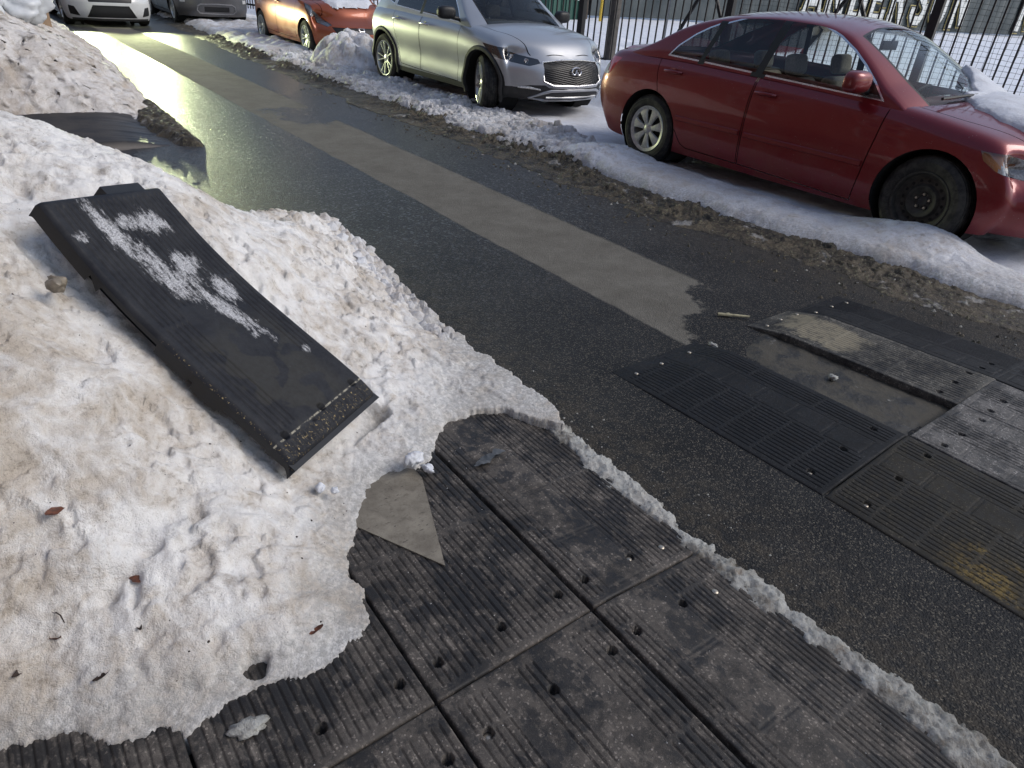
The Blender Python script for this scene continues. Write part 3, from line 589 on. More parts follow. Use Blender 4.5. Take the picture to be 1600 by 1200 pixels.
# yellow flecks near the low end and along the left edge
yl = t.math('MAXIMUM', t.math('MULTIPLY', t.ramp(q[1], .09, .075), t.ramp(q[1], .018, .03)), t.math('MULTIPLY', t.ramp(q[0], .012, .006), t.ramp(q[1], .62, .45)))
yl = t.math('MULTIPLY', yl, t.ramp(t.noise(140, 4, .85, vec=t.map((1, .5, 1), vec=uv)), .585, .65))
c = t.mix(yl, c, (.62, .47, .22))
sea = t.math('MULTIPLY', t.math('MULTIPLY', t.ramp(q[1], .0925, .0955), t.ramp(q[1], .1015, .0985)), t.ramp(n2, .45, .55))
c = t.mix(t.math('MULTIPLY', sea, .8), c, (.40, .37, .29))
M['ramp'] = t.set(c, t.ramp(n2, .3, .7, .50, .75), 0, t.bump(t.math('ADD', t.math('ADD', n2, t.math('MULTIPLY', n3, .4)), t.math('MULTIPLY', smk, 1.2)), .6, .003), Specular_IOR_Level=.3)
Lr, Wr = 1.06, .5
xs = np.arange(0, Wr + .001, .0025); ys = np.arange(0, Lr + .002, .005); Xg, Yg = np.meshgrid(xs, ys)
hh_ = np.zeros(Xg.shape); pt = .0215
def grv(x0, x1, y0, y1, seg, dep=.0035):
    global hh_
    inn = (Xg > x0) & (Xg < x1) & (Yg > y0) & (Yg < y1)
    g = np.exp(-(np.abs(((Xg - x0) / pt) % 1 - .5) * pt / .0036) ** 4)
    fr = np.abs((((Yg - y0) / seg) % 1) - .5) * seg
    g = g * np.clip((seg * .5 - fr - .003) / .006, 0, 1)
    hh_ = np.where(inn, hh_ - dep * g, hh_)
grv(.03, .14, .12, 1.04, .46, .0045); grv(.39, .48, .30, 1.04, .37, .0045); grv(.14, .39, .62, 1.04, .42, .0045); grv(.02, .48, .03, .088, .2, .004)
hh_ -= .002 * np.exp(-((Yg - .097) / .003) ** 2)
rim = np.minimum(Xg, Wr - Xg); hh_ -= .012 * np.clip(1 - rim / .018, 0, 1) ** 2
hh_ -= .010 * np.clip(1 - (Lr - Yg) / .015, 0, 1) ** 2
hh_ -= .030 * np.clip(1 - Yg / .035, 0, 1) ** 1.5 + .010 * np.clip(1 - Yg / .10, 0, 1)
for hx in (.055, .25, .44):
    hh_ = np.where(np.hypot(Xg - hx, Yg - .105) < .0135, hh_ - .03, hh_)
hh_ = np.where(np.hypot(Xg - .19, Yg - .088) < .007, hh_ - .012, hh_)
hh_ += .0012 * fbm(Xg, Yg, 6, 3, 91)
A_, B_, C_, D_ = [np.array(p) for p in (RA, RB, RC, RD)]
def rpos(x, y, h):
    a = np.asarray(x)[..., None] / Wr; b = np.asarray(y)[..., None] / Lr
    P = (D_ * (1 - a) + C_ * a) * (1 - b) + (A_ * (1 - a) + B_ * a) * b
    P = P - np.array(nrm_r) * (.034 * np.sin(np.clip(b, 0, 1) ** 1.5 * math.pi))
    return P + np.array(nrm_r) * np.asarray(h)[..., None]
root = empty('rubber_ramp', (0, 0, 0), label='black ribbed rubber ramp leaning on the snow pile with frozen snow on it', cat='rubber ramp')
P = rpos(Xg, Yg, hh_).reshape(-1, 3); F = gfaces(Xg.shape)
o = meshob('ramp_top', P, F, M['ramp'], root)
uvl = o.data.uv_layers.new(name='UVMap'); vi = np.empty(len(o.data.loops), int); o.data.loops.foreach_get('vertex_index', vi)
uvs = np.stack([Xg.ravel()[vi], Yg.ravel()[vi]], 1); uvl.data.foreach_set('uv', uvs.ravel())
M['rubber_side'] = simple('rubber_side', (.010, .011, .014), .55, 0, .4, 25)
r, cN = Xg.shape
def wall(line, depth, name):
    pts = [P[i] for i in line]; nv = np.array(nrm_r); v = []; f = []
    n = len(pts)
    for k in range(n):
        v.append(pts[k]); v.append(pts[k] - nv * depth(k / (n - 1)))
    for k in range(n - 1): f.append((2 * k, 2 * k + 1, 2 * k + 3, 2 * k + 2))
    return meshob(name, v, f, M['rubber_side'], root, False)
def ldep(s):
    d = .044 * min(1, .25 + s * 6)
    if .74 < s < .78: return .044 * (1 - (s - .74) / .04 * .7)
    if .52 < s < .74: return .017
    if .38 < s < .40: return .03
    if .28 < s < .38: return .054
    if .10 < s < .27: return .028
    return d
wall([i * cN for i in range(r)], ldep, 'ramp_side'); wall([i * cN + cN - 1 for i in range(r)], ldep, 'ramp_side')
wall([(r - 1) * cN + j for j in range(cN)], lambda s: .045, 'ramp_side'); wall(list(range(cN)), lambda s: .012, 'ramp_side')
xb, yb = np.meshgrid(np.linspace(0, Wr, 12), np.linspace(0, Lr, 24))
meshob('ramp_underside', rpos(xb, yb, -.016 - .02 * np.clip(yb / .2, 0, 1)).reshape(-1, 3), gfaces(xb.shape), M['rubber_side'], root)
tb = []
for (x, y) in ((.26, 1.055), (.43, 1.055), (.43, 1.09), (.26, 1.09)): tb.append((x, y))
v = [rpos(np.array(x), np.array(y), np.array(h)) for h in (-.05, -.008) for x, y in tb]
meshob('joining_tab', [tuple(p) for p in v], [(0, 3, 2, 1), (4, 5, 6, 7), (0, 1, 5, 4), (1, 2, 6, 5), (2, 3, 7, 6), (3, 0, 4, 7)], M['rubber_side'], root, False)

# ------------------------------------------------------------------ small things on mats, snow and road
t = Mt('tan_board'); n1 = t.noise(12, 6, .65); n2 = t.noise(35, 4, .7, vec=t.map((1, 2.4, 1)))
c = t.mix(t.ramp(n1, .3, .7), (.15, .132, .105), (.25, .225, .18)); c = t.mix(t.math('MULTIPLY', t.ramp(n2, .60, .68), .75), c, (.05, .042, .04)); c = t.mix(t.math('MULTIPLY', t.ramp(t.noise(40, 6, .75), .5, .68), .5), c, (.09, .075, .06))
M['tan'] = t.set(c, .85, 0, t.bump(t.noise(160, 4), .4, .002))
b = MB(); tri = [(.752, 1.176), (.896, 1.56), (.90, 1.80), (.70, 1.78), (.56, 1.54), (.607, 1.462)]
b.prism(tri, .0502, .0545); b.build('triangular_sheet', M['tan'], label='flat tan triangular sheet lying on the mat at the edge of the snow', cat='sheet')
def blobmesh(name, loc, r, mat, seed, sq=(1, 1, .7), sub=3, amp=.35, **k):
    bm = bmesh.new(); bmesh.ops.create_icosphere(bm, subdivisions=sub, radius=1)
    for v in bm.verts:
        p = v.co; a = float(fbm(np.array(p.x * 1 + p.z * .7), np.array(p.y + p.z * .5), 1.4, 4, seed)) + float(fbm(np.array(p.z - p.x * .6), np.array(p.y - p.x), 1.9, 3, seed + 1)) * .7
        v.co = p * (1 + amp * a)
        v.co.x *= r * sq[0]; v.co.y *= r * sq[1]; v.co.z *= r * sq[2]
    me = bpy.data.meshes.new(name); bm.to_mesh(me); bm.free(); me.materials.append(mat)
    me.polygons.foreach_set('use_smooth', [sub > 2] * len(me.polygons))
    o = bpy.data.objects.new(name, me); C.objects.link(o); o.location = loc; o.rotation_euler = (0, 0, seed)
    return tag(o, **k)
g = 'loose white snow lumps by the mats'
blobmesh('snow_lump', (.885, 1.605, .105), .030, M['snow_blue'], 3, (1.2, .8, 1.0), 4, .8, label='largest white snow lump, at the top corner of the tan triangle', cat='snow lump')
blobmesh('snow_lump', (.925, 1.57, .075), .018, M['snow_blue'], 5, (1.5, .8, .7), 3, .7, label='flat snow lump lying on the mat joint just below the largest lump', cat='snow lump')
blobmesh('snow_lump', (.556, 1.60, .13), .015, M['snow_blue'], 6, (1, 1, .8), 3, .6, label='left of two small snow lumps below the end of the leaning ramp', cat='snow lump')
blobmesh('snow_lump', (.589, 1.575, .125), .013, M['snow_blue'], 8, (1, 1, .8), 3, .6, label='right of two small snow lumps below the end of the leaning ramp', cat='snow lump')
blobmesh('snow_lump', (.13, 1.005, .055), .028, M['ice'], 9, (1.4, .8, .3), 3, .8, label='grey melting scrap of snow on the mat at the bottom left', cat='snow lump')
blobmesh('stone', (.056, 2.135, .715), .028, simple('wet_stone', (.20, .17, .13), .35, 0, .3, 40), 11, (1, .9, .8), 4, .35, label='rounded grey-brown stone frozen in the snow beside the leaning ramp', cat='stone')
# torn grey scrap
X, Y = grid(0, .16, 0, .07, .004)
sd_ = sdist(X, Y, [(0, .01), (.05, .0), (.09, .025), (.15, .03), (.12, .06), (.10, .042), (.06, .05), (.03, .03)])
hsurf('torn_scrap', X, Y, .004 + .012 * billow(X, Y, 14, 2, 7).clip(-1, 1) * .5 + .004, simple('grey_plastic', (.085, .088, .09), .45, 0, .2, 60), sd_ > 0, label='torn grey plastic scrap lying on the edge mat with the rounded end', cat='scrap').location = (1.08, 1.50, .05)
# dead leaves, bark bits and a twig
M['leaf'] = simple('dead_leaf', (.10, .035, .018), .7, 0, .5, 90); M['bit'] = simple('dark_debris', (.03, .018, .013), .8, 0, .4, 90)
leaf_lab = {0: 'red-brown leaf highest on the snow at the left edge', 1: 'reddish leaf near the snow tip over the mats', 2: 'curled brown leaf in the middle of the snow slope', 3: 'small brown leaf below the bare twig', 4: 'dark leaf bit under the curled brown leaf', 5: 'dark leaf bit low on the snow near the melt hole', 6: 'small leaf low at the left edge of the snow'}
for i, (lx, ly, lz, r) in enumerate([(-.10, 1.57, 0, .016), (.35, 1.15, 0, .013), (.02, 1.41, 0, .015), (-.17, 1.37, 0, .010), (-.01, 1.31, 0, .010), (-.11, 1.26, 0, .012), (-.25, 1.34, 0, .010)]):
    leaf_pos = (lx, ly)
    v = []; n = 12
    for k in range(n):
        a = 2 * math.pi * k / n; rr = r * (1 + .35 * random.random()); v.append((rr * math.cos(a) * 1.25, rr * .55 * math.sin(a), .005 * random.random()))
    v.append((0, 0, -.003)); f = [(k, (k + 1) % n, n) for k in range(n)]
    o = meshob('dead_leaf', v, f, M['leaf'] if i < 4 else M['bit'], label=leaf_lab[i], cat='leaf', group='dead leaves on the snow pile'); o['_drop'] = 1
    o.location = (lx, ly, .5); o.rotation_euler = (.45 * random.random(), .2, random.random() * 6)
b = MB(); b.tube([(0, 0, 0), (.008, -.02, .004), (.012, -.045, .002)], [.0012, .0016, .0012], 6); b.tube([(.006, -.012, .003), (-.006, -.005, .008)], [.001, .0006], 5)
o = b.build('twig', M['bit'], label='thin bare twig lying on the snow at the left', cat='twig'); o.location = (-.155, 1.41, .5); o['_drop'] = 1
# chunks of debris fallen on the snow: many crumbs as one
v = []; f = []
rng = np.random.default_rng(3)
def crumbs(n, xr, yr, rmin, rmax, zf, name, mat, label):
    b = MB()
    for i in range(n):
        x = rng.uniform(*xr); y = rng.uniform(*yr); r = rmin + (rmax - rmin) * rng.random() ** 3
        z = zf(x, y)
        if z is None: continue
        k = 6; ring = []
        for j in range(k):
            a = 2 * math.pi * j / k; q = r * (.6 + .6 * rng.random()); ring.append((x + q * math.cos(a), y + q * math.sin(a), z - r * .2))
        ap = (x + r * .3 * (rng.random() - .5), y, z + r * (.5 + .5 * rng.random()))
        b.add(ring + [ap], [(j, (j + 1) % k, k) for j in range(k)])
    return b.build(name, mat, label=label, kind='stuff')
dg = bpy.context.evaluated_depsgraph_get()
def pile_z(x, y, _c={}):
    if 'o' not in _c:
        bpy.context.view_layer.update(); _c['o'] = bpy.data.objects['snow_pile']
    ok, loc, n, i = _c['o'].ray_cast(Vector((x, y, 3)), Vector((0, 0, -1)))
    if not ok: return None
    return loc.z if loc.z > .055 else None
for o in list(C.objects):
    if o.get('_drop'):
        z = pile_z(o.location.x, o.location.y); o.location.z = (z or .06) + .004; del o['_drop']
crumbs(320, (-.5, 1.5), (1.12, 3.0), .0012, .0050, pile_z, 'grit', M['bit'], 'dark crumbs of dirt scattered on the snow pile')
crumbs(260, (.2, 1.45), (-.1, 1.75), .001, .003, lambda x, y: .051 if x < 1.02 else .051 - .036 * (x - 1.07) / .45, 'grit', M['snow_crust'], 'pale grains of grit scattered on the mats')
crumbs(1500, (3.75, 4.6), (.6, 10), .003, .018, lambda x, y: .004, 'slush_crumbs', M['slush'], 'crumbs of brown slush scattered on the road edge')
crumbs(160, (3.9, 4.7), (.8, 6), .004, .016, lambda x, y: .004 if x < 4.4 else .05, 'ice_crumbs', M['ice'], 'pale ice crumbs scattered in the slush')
crumbs(120, (1.55, 1.75), (-.2, 2.5), .002, .006, lambda x, y: .001, 'ice_crumbs', M['ice'], 'ice crumbs beside the gutter ridge')
# bits on the road beside the hump
blobmesh('snow_lump', (2.69, 1.74, .012), .018, M['ice'], 14, (1.4, .8, .7), 3, .8, label='small pale ice lump on the road between the two hump ends', cat='snow lump')
blobmesh('snow_lump', (2.93, 1.215, .02), .018, M['ice'], 15, (1, .8, .7), 3, .8, label='small pale lump on the mud inside the speed hump', cat='snow lump')
b = MB(); b.tube([(3.08, 1.94, .012), (3.02, 1.97, .016), (3.16, 1.86, .014)][::1], [.012, .010, .006], 7)
b.build('wood_splinter', simple('pale_wood', (.34, .31, .20), .8, 0, .3, 40), smooth=True, label='pale splintered stick at the corner of the tan dusted hump end', cat='stick')
# icicles hanging at the crest
for i, (x, y, z, l) in enumerate([(.375, 2.72, .80, .13), (.245, 2.83, .86, .08)]):
    b = MB(); b.tube([(x, y, z), (x + .004, y, z - l * .4), (x + .012, y - .004, z - l)], [.011, .006, .0015], 8)
    b.build('icicle', M['clear_ice'], smooth=True, label=['longer icicle at the crest just above the leaning ramp', 'shorter icicle at the crest over the dark driveway gap'][i], cat='icicle')
# icy crust shards on the road side edge of the pile (lit by the headlights)
b = MB()
for i in range(260):
    s_ = rng.random(); y = 2.35 + 1.75 * s_; x = np.interp(y, [2.3, 3.1, 3.75, 4.1], [1.55, 1.62, 1.70, 1.6]) - .30 * rng.random() ** 1.5 * (.4 + .6 * s_)
    zz = pile_z(x, y)
    if zz is None: continue
    r = .012 + .030 * rng.random() ** 2; k = 6; az = rng.uniform(-.8, .8)
    ring = [(x + r * (.5 + .8 * rng.random()) * math.cos(2 * math.pi * j / k), y + r * (.5 + .8 * rng.random()) * math.sin(2 * math.pi * j / k), zz + .004 + r * .5 * math.sin(2 * math.pi * j / k + az)) for j in range(k)]
    b.add(ring + [(x + .3 * r, y, zz + r * .9), (x, y, zz - r * .3)], [(j, (j + 1) % k, k) for j in range(k)] + [((j + 1) % k, j, k + 1) for j in range(k)])
b.build('ice_crust', M['snow_crust'], smooth=False, kind='stuff', label='brittle crust shards along the road edge of the snow pile')

# bags and carton behind the far heap
M['bag'] = simple('white_plastic', (.62, .64, .66), .35, 0, .08, 8)
for i, (x, y, z, r, lb) in enumerate([(.25, 9.9, .98, .30, 'leftmost crumpled white bag on the top of the far snow heap'), (.72, 10.1, .90, .26, 'crumpled white bag beside the carton on the far snow heap')]):
    blobmesh('plastic_bag', (x, y, z), r, M['bag'], 20 + i, (1, 1, .75), 4, .55, label=lb, cat='plastic bag')
M['carton'] = simple('cardboard', (.30, .205, .13), .85, 0, .1, 20)
root = empty('carton', (.78, 10.9, .50), .3, label='brown cardboard box with a white label standing on the far snow heap', cat='carton')
b = MB(); b.box((-.2, -.2, 0), (.2, .2, .5)); b.build('box_body', M['carton'], root, bevel=.006)
b = MB(); b.box((-.2, -.215, .5), (.2, -.2, .52)); b.box((-.21, -.2, .49), (-.2, .2, .515)); b.build('flap', M['carton'], root)
b = MB(); b.box((-.17, -.203, .26), (-.03, -.2005, .42)); b.build('paper_label', simple('paper', (.75, .75, .72), .6), root)

# ------------------------------------------------------------------ unseen brick building, added for reflections and to dim the left sky
t = Mt('brick_wall'); bk = t.n.new('ShaderNodeTexBrick'); bk.inputs['Scale'].default_value = 1.0
for k_, v_ in (('Color1', (.20, .075, .05, 1)), ('Color2', (.14, .055, .04, 1)), ('Mortar', (.22, .20, .18, 1))): bk.inputs[k_].default_value = v_
bk.inputs['Mortar Size'].default_value = .008; bk.inputs['Brick Width'].default_value = .22; bk.inputs['Row Height'].default_value = .075
q_ = t.xyz(); cm = t.n.new('ShaderNodeCombineXYZ'); t.l.new(q_[1], cm.inputs[0]); t.l.new(q_[2], cm.inputs[1]); t.l.new(cm.outputs[0], bk.inputs['Vector'])
M['brick'] = t.set(bk.outputs['Color'], .85, 0, t.bump(bk.outputs['Fac'], -.4, .004))
root = empty('added_brick_building', (-6.4, 8, 0), label='long dark brick building added out of view on the near side of the street, for reflections', cat='building')
b = MB(); b.box((-8, -32, -.1), (0, 34, 9.5)); b.build('wall', M['brick'], root)
b = MB(); b.box((-8.1, -32.2, 9.503), (.25, 34.2, 9.9)); b.build('cornice', M['greycon'] if 'greycon' in M else simple('pale_stone', (.3, .28, .25), .8), root)
for fl_ in range(3):
    for k in range(16):
        yy = -29 + k * 4; z_ = 1.1 + fl_ * 2.9
        b = MB(); b.box((.003, yy, z_), (.06, yy + 1.3, z_ + .08)); b.box((.003, yy, z_ + 1.62), (.06, yy + 1.3, z_ + 1.7)); b.box((.003, yy - .08, z_), (.06, yy - .002, z_ + 1.7)); b.box((.003, yy + 1.302, z_), (.06, yy + 1.38, z_ + 1.7)); b.box((.003, yy + .62, z_ + .082), (.04, yy + .68, z_ + 1.618))
        f_ = b.build('window_frame', M.setdefault('wframe', simple('window_paint', (.5, .5, .48), .6)), root)
        meshob('pane', [(.012, yy, z_ + .08), (.012, yy + 1.3, z_ + .08), (.012, yy + 1.3, z_ + 1.62), (.012, yy, z_ + 1.62)], [(0, 1, 2, 3)], M.setdefault('wpane', simple('window_pane', (.02, .025, .03), .08, 0, .1)), f_, False)

# ------------------------------------------------------------------ fence, netting, field things
M['iron'] = simple('black_iron', (.012, .012, .014), .45, .2, .3, 30)
M['greywood'] = simple('grey_post', (.11, .10, .09), .8, 0, .3, 12)
fd = Vector((.172, -.985, 0)).normalized(); f0 = Vector((8.75, 9.2, 0))
def fp(s, off=0, z=0): p = f0 + fd * s + Vector((.985, .172, 0)) * off; return Vector((p.x, p.y, z))
root = empty('iron_fence', (0, 0, 0), label='tall black iron picket fence behind the parked cars', cat='fence')
posts = [-14.0, -11.3, -8.6, -5.9, -3.2, -.45, 2.25, 4.95, 7.65, 10.35]
frot = math.atan2(fd.y, fd.x)
def fbox(b, s0, s1, o0, o1, z0, z1):
    v = [fp(s, o, z) for z in (z0, z1) for s, o in ((s0, o0), (s1, o0), (s1, o1), (s0, o1))]
    b.add(v, [(0, 3, 2, 1), (4, 5, 6, 7), (0, 1, 5, 4), (1, 2, 6, 5), (2, 3, 7, 6), (3, 0, 4, 7)])
zb_ = .42
for i in range(len(posts) - 1):
    b = MB(); s = posts[i] + .16
    while s < posts[i + 1] - .08:
        fbox(b, s - .0095, s + .0095, -.0095, .0095, zb_ - .04, 2.75); s += .135
    b.build('picket_panel', M['iron'], root)
    b = MB()
    for z in (zb_ + .06, 2.45): fbox(b, posts[i] + .05, posts[i + 1] - .05, -.02, .02, z - .02, z + .02)
    b.build('rail', M['iron'], root)
for s in posts:
    b = MB(); fbox(b, s - .05, s + .05, -.05, .05, 0.1, 2.85); b.build('fence_post', M['iron'], root)
b = MB(); b.box((-.07, -.07, .1), (.07, .07, 3.2)); o = b.build('wooden_post', M['greywood'], label='weathered grey wooden post right behind a black fence post', cat='post', bevel=.01); o.location = fp(.04, .25)
b = MB(); b.tube([fp(1.2, .35, .9), fp(2.1, .35, 2.6)], .03, 8); b.tube([fp(2.1, .38, .9), fp(1.2, .38, 2.6)], .03, 8); b.build('cross_brace', M['iron'], label='black crossed bars behind the fence left of the red car roof', cat='brace')
b = MB(); b.tube([fp(3.3, .35, .9), fp(4.3, .35, 2.6)], .03, 8); b.tube([fp(4.3, .38, .9), fp(3.3, .38, 2.6)], .03, 8); b.build('cross_brace', M['iron'], label='black crossed bars behind the fence over the red car roof', cat='brace')
b = MB(); b.box((-.03, -.004, 0), (.03, .004, 3.0)); b.box((-.03, -.02, 0), (-.025, .004, 3.0)); b.box((.025, -.02, 0), (.03, .004, 3.0))
for k in range(60): b.box((-.006, -.0065, .05 + k * .05), (.006, -.0041, .065 + k * .05))
o = b.build('sign_post', simple('galvanised', (.32, .33, .33), .45, .6), label='perforated steel sign post behind the fence', cat='sign post'); o.location = (12.2, 10.9, .35); o.rotation_euler = (0, 0, -.8)
# netting
t = Mt('netting'); M['net'] = t.set((.02, .03, .03), .8)
b = MB(); s0, s1, z0, z1, ps = 2.3, 9.0, .45, 2.9, .06
def netp(s, z): return fp(s, .16 + .03 * math.sin(s * 2.1) + .02 * math.sin(z * 5), z + .02 * math.sin(s * 1.7))
ns = int((s1 - s0) / ps); nz = int((z1 - z0) / ps)
for i in range(ns + 1): b.tube([netp(s0 + i * ps + .012 * math.sin(k * 1.3 + i), z0 + (z1 - z0) * k / 10) for k in range(11)], .0021, 3, False)
for k in range(nz + 1): b.tube([netp(s0 + (s1 - s0) * i / 24, z0 + k * ps + .010 * math.sin(i * 1.9 + k)) for i in range(25)], .0021, 3, False)
b.build('netting', M['net'], label='black square-mesh netting hung behind the fence over the red car', cat='netting')

# banner with painted letters across the far end of the field
BY = 23.8
t = Mt('banner_cloth'); M['banner'] = t.set(t.mix(t.ramp(t.noise(.8, 5), .35, .65), (.045, .06, .066), (.075, .09, .095)), .7, 0, t.bump(t.noise(3, 4), .5, .05))
root = empty('windscreen_banner', (0, 0, 0), label='dark grey-green banner with large white letters across the far end of the field', cat='banner')
X, Z = np.meshgrid(np.linspace(21.8, 75, 260), np.linspace(.45, 3.8, 18))
Yw = BY + .08 * np.sin(X * 2.3) + .06 * fbm(X, Z, .9, 3, 3)
meshob('banner_cloth', np.stack([X.ravel(), Yw.ravel(), Z.ravel()], 1), gfaces(X.shape)[:, ::-1], M['banner'], root)
X2, Z2 = np.meshgrid(np.linspace(21.8, 75, 10), np.linspace(.45, 3.8, 3)); meshob('banner_back', np.stack([X2.ravel(), X2.ravel() * 0 + BY + .25, Z2.ravel()], 1), gfaces(X2.shape), M['banner'], root)
GL = {  # block letters on a 5 x 7 field as strokes
 'A': [((.3, 0), (2.1, 7)), ((4.7, 0), (2.9, 7)), ((1.1, 2.3), (3.9, 2.3)), ((-.3, .3), (1.3, .3)), ((3.7, .3), (5.3, .3)), ((1.7, 6.8), (3.3, 6.8))],
 'N': [((.7, 0), (.7, 7)), ((4.3, 0), (4.3, 7)), ((.8, 6.6), (4.2, .4)), ((0, .3), (1.5, .3)), ((3.5, 6.7), (5, 6.7)), ((0, 6.7), (1, 6.7))],
 'D': [((.8, 0), (.8, 7)), ((.1, .4), (3.4, .4)), ((.1, 6.6), (3.4, 6.6)), ((3.3, .4), (4.4, 1.6)), ((4.4, 1.4), (4.4, 5.6)), ((4.4, 5.4), (3.3, 6.6))],
 'E': [((.8, 0), (.8, 7)), ((.1, .4), (4.5, .4)), ((.1, 6.6), (4.5, 6.6)), ((.8, 3.5), (3.4, 3.5)), ((4.4, 0), (4.4, 1.7)), ((4.4, 5.3), (4.4, 7)), ((3.2, 2.8), (3.2, 4.2))],
 'R': [((.8, 0), (.8, 7)), ((0, .3), (1.7, .3)), ((.1, 6.6), (3.6, 6.6)), ((3.5, 6.6), (4.3, 5.8)), ((4.3, 6), (4.3, 4.3)), ((4.3, 4.5), (3.5, 3.5)), ((.8, 3.5), (3.6, 3.5)), ((2.6, 3.4), (4.4, .2)), ((3.9, .3), (5.1, .3))],
 'S': [((4.2, 5), (4.2, 6)), ((4.3, 5.8), (3.4, 6.6)), ((3.6, 6.6), (1.3, 6.6)), ((1.4, 6.6), (.7, 5.7)), ((.7, 5.9), (.7, 4.6)), ((.7, 4.8), (4.3, 2.6)), ((4.3, 2.8), (4.3, 1.3)), ((4.3, 1.4), (3.5, .4)), ((3.7, .4), (1.3, .4)), ((1.4, .4), (.6, 1.3)), ((.6, 1.0), (.6, 2.2))],
 'O': [((.7, 1.4), (.7, 5.6)), ((4.3, 1.4), (4.3, 5.6)), ((1.5, .4), (3.5, .4)), ((1.5, 6.6), (3.5, 6.6)), ((.7, 1.5), (1.6, .4)), ((.7, 5.5), (1.6, 6.6)), ((4.3, 1.5), (3.4, .4)), ((4.3, 5.5), (3.4, 6.6))],
}
M['let_w'] = simple('letter_white', (.72, .73, .70), .6); M['let_g'] = simple('letter_gold', (.42, .34, .12), .6); M['let_k'] = simple('letter_dark', (.03, .035, .04), .6)
def letter(ch, x0, z0, sc):
    parent = None
    for lay, (wd, mt, nm) in enumerate([(1.95, M['let_g'], 'letter'), (1.65, M['let_k'], 'inner_line'), (1.25, M['let_w'], 'letter_face')]):
        b = MB()
        for si, ((ax, az), (bx, bz)) in enumerate(GL[ch]):
            a = Vector((x0 + ax * sc, 0, z0 + az * sc)); c_ = Vector((x0 + bx * sc, 0, z0 + bz * sc)); d = (c_ - a).normalized(); n = Vector((-d.z, 0, d.x)); h = wd * sc / 2
            a = a - d * (wd - 1.25) * sc / 2; c_ = c_ + d * (wd - 1.25) * sc / 2
            yb_ = BY - .14 - lay * .03 - si * .0015
            q = [a + n * h, a - n * h, c_ - n * h, c_ + n * h]; v = [Vector((p.x, yb_ - .006, p.z)) for p in q] + [Vector((p.x, yb_ + .006, p.z)) for p in q]
            b.add(v, [(0, 1, 2, 3), (7, 6, 5, 4), (0, 4, 5, 1), (1, 5, 6, 2), (2, 6, 7, 3), (3, 7, 4, 0)])
        o = b.build(nm, mt, root if parent is None else parent); parent = parent or o
for ch, lx, sc in zip('ANDERSON', (37, 39.1, 41.5, 43.8, 46.1, 48.8, 51.5, 54.4), (.33, .36, .36, .36, .38, .39, .42, .46)): letter(ch, lx, .86, sc)
letter('N', 66.0, .86, .5)
# green container, white slatted sign, yellow post, tree trunk in front of the banner
root = empty('green_container', (18.95, 22.6, .3), .05, label='dark green container with white letters seen through the fence', cat='container')
gm = simple('green_metal', (.03, .10, .075), .5, .1)
b = MB(); b.box((-1.0, -.6, 0), (1.0, .6, 1.9)); b.build('container_body', gm, root, bevel=.02)
b = MB()
for k in range(9): b.box((-.95 + k * .22, -.64, .05), (-.89 + k * .22, -.603, 1.85))
b.build('side_rib', gm, root)
def strokes(b, segs, x0, z0, sc, w, y):
    for si, ((ax, az), (bx, bz)) in enumerate(segs):
        a = Vector((x0 + ax * sc, 0, z0 + az * sc)); c_ = Vector((x0 + bx * sc, 0, z0 + bz * sc)); d = (c_ - a).normalized(); n = Vector((-d.z, 0, d.x)) * w / 2
        q = [a + n, a - n, c_ - n, c_ + n]; b.add([(p.x, y - si * .001 - .004, p.z) for p in q], [(0, 1, 2, 3)])
b = MB(); strokes(b, [((0, 3), (.5, 0)), ((.5, 0), (1, 3)), ((1, 3), (1.5, 0)), ((1.5, 0), (2, 3))], .32, .72, .13, .08, -.65); strokes(b, [((2.7, 3), (2.7, 0)), ((2.7, 0), (3.8, 0))], .32, .72, .13, .08, -.65)
b.build('lettering', M['let_w'], root)
b = MB(); b.tube([(0, 0, 0), (0, 0, 2.6)], .06, 12); o = b.build('yellow_post', simple('yellow_paint', (.75, .50, .06), .5), smooth=True, label='yellow steel post standing at the edge of the snowy field', cat='post'); o.location = (20.2, 21.4, .25)
b = MB(); b.tube([(0, 0, 0), (.03, 0, 1.2), (-.05, 0, 2.6), (.1, .1, 4.2)], [.30, .25, .22, .18], 12); o = b.build('tree_trunk', simple('bark', (.055, .042, .034), .9, 0, .5, 9), smooth=True, label='dark bare tree trunk between the green container and the yellow post', cat='tree'); o.location = (20.6, 23.0, .2)
root = empty('slatted_sign', (16.9, 22.8, .9), 0, label='white slatted panel left of the green container behind the fence', cat='sign')
b = MB()
for k in range(7): b.box((-.5, -.02, k * .22), (.5, .02, k * .22 + .13))
b.build('slat_panel', M['let_w'], root)
b = MB(); b.box((-.46, .021, -.8), (-.40, .08, 1.6)); b.box((.40, .021, -.8), (.46, .08, 1.6)); b.build('support', M['greywood'], root)

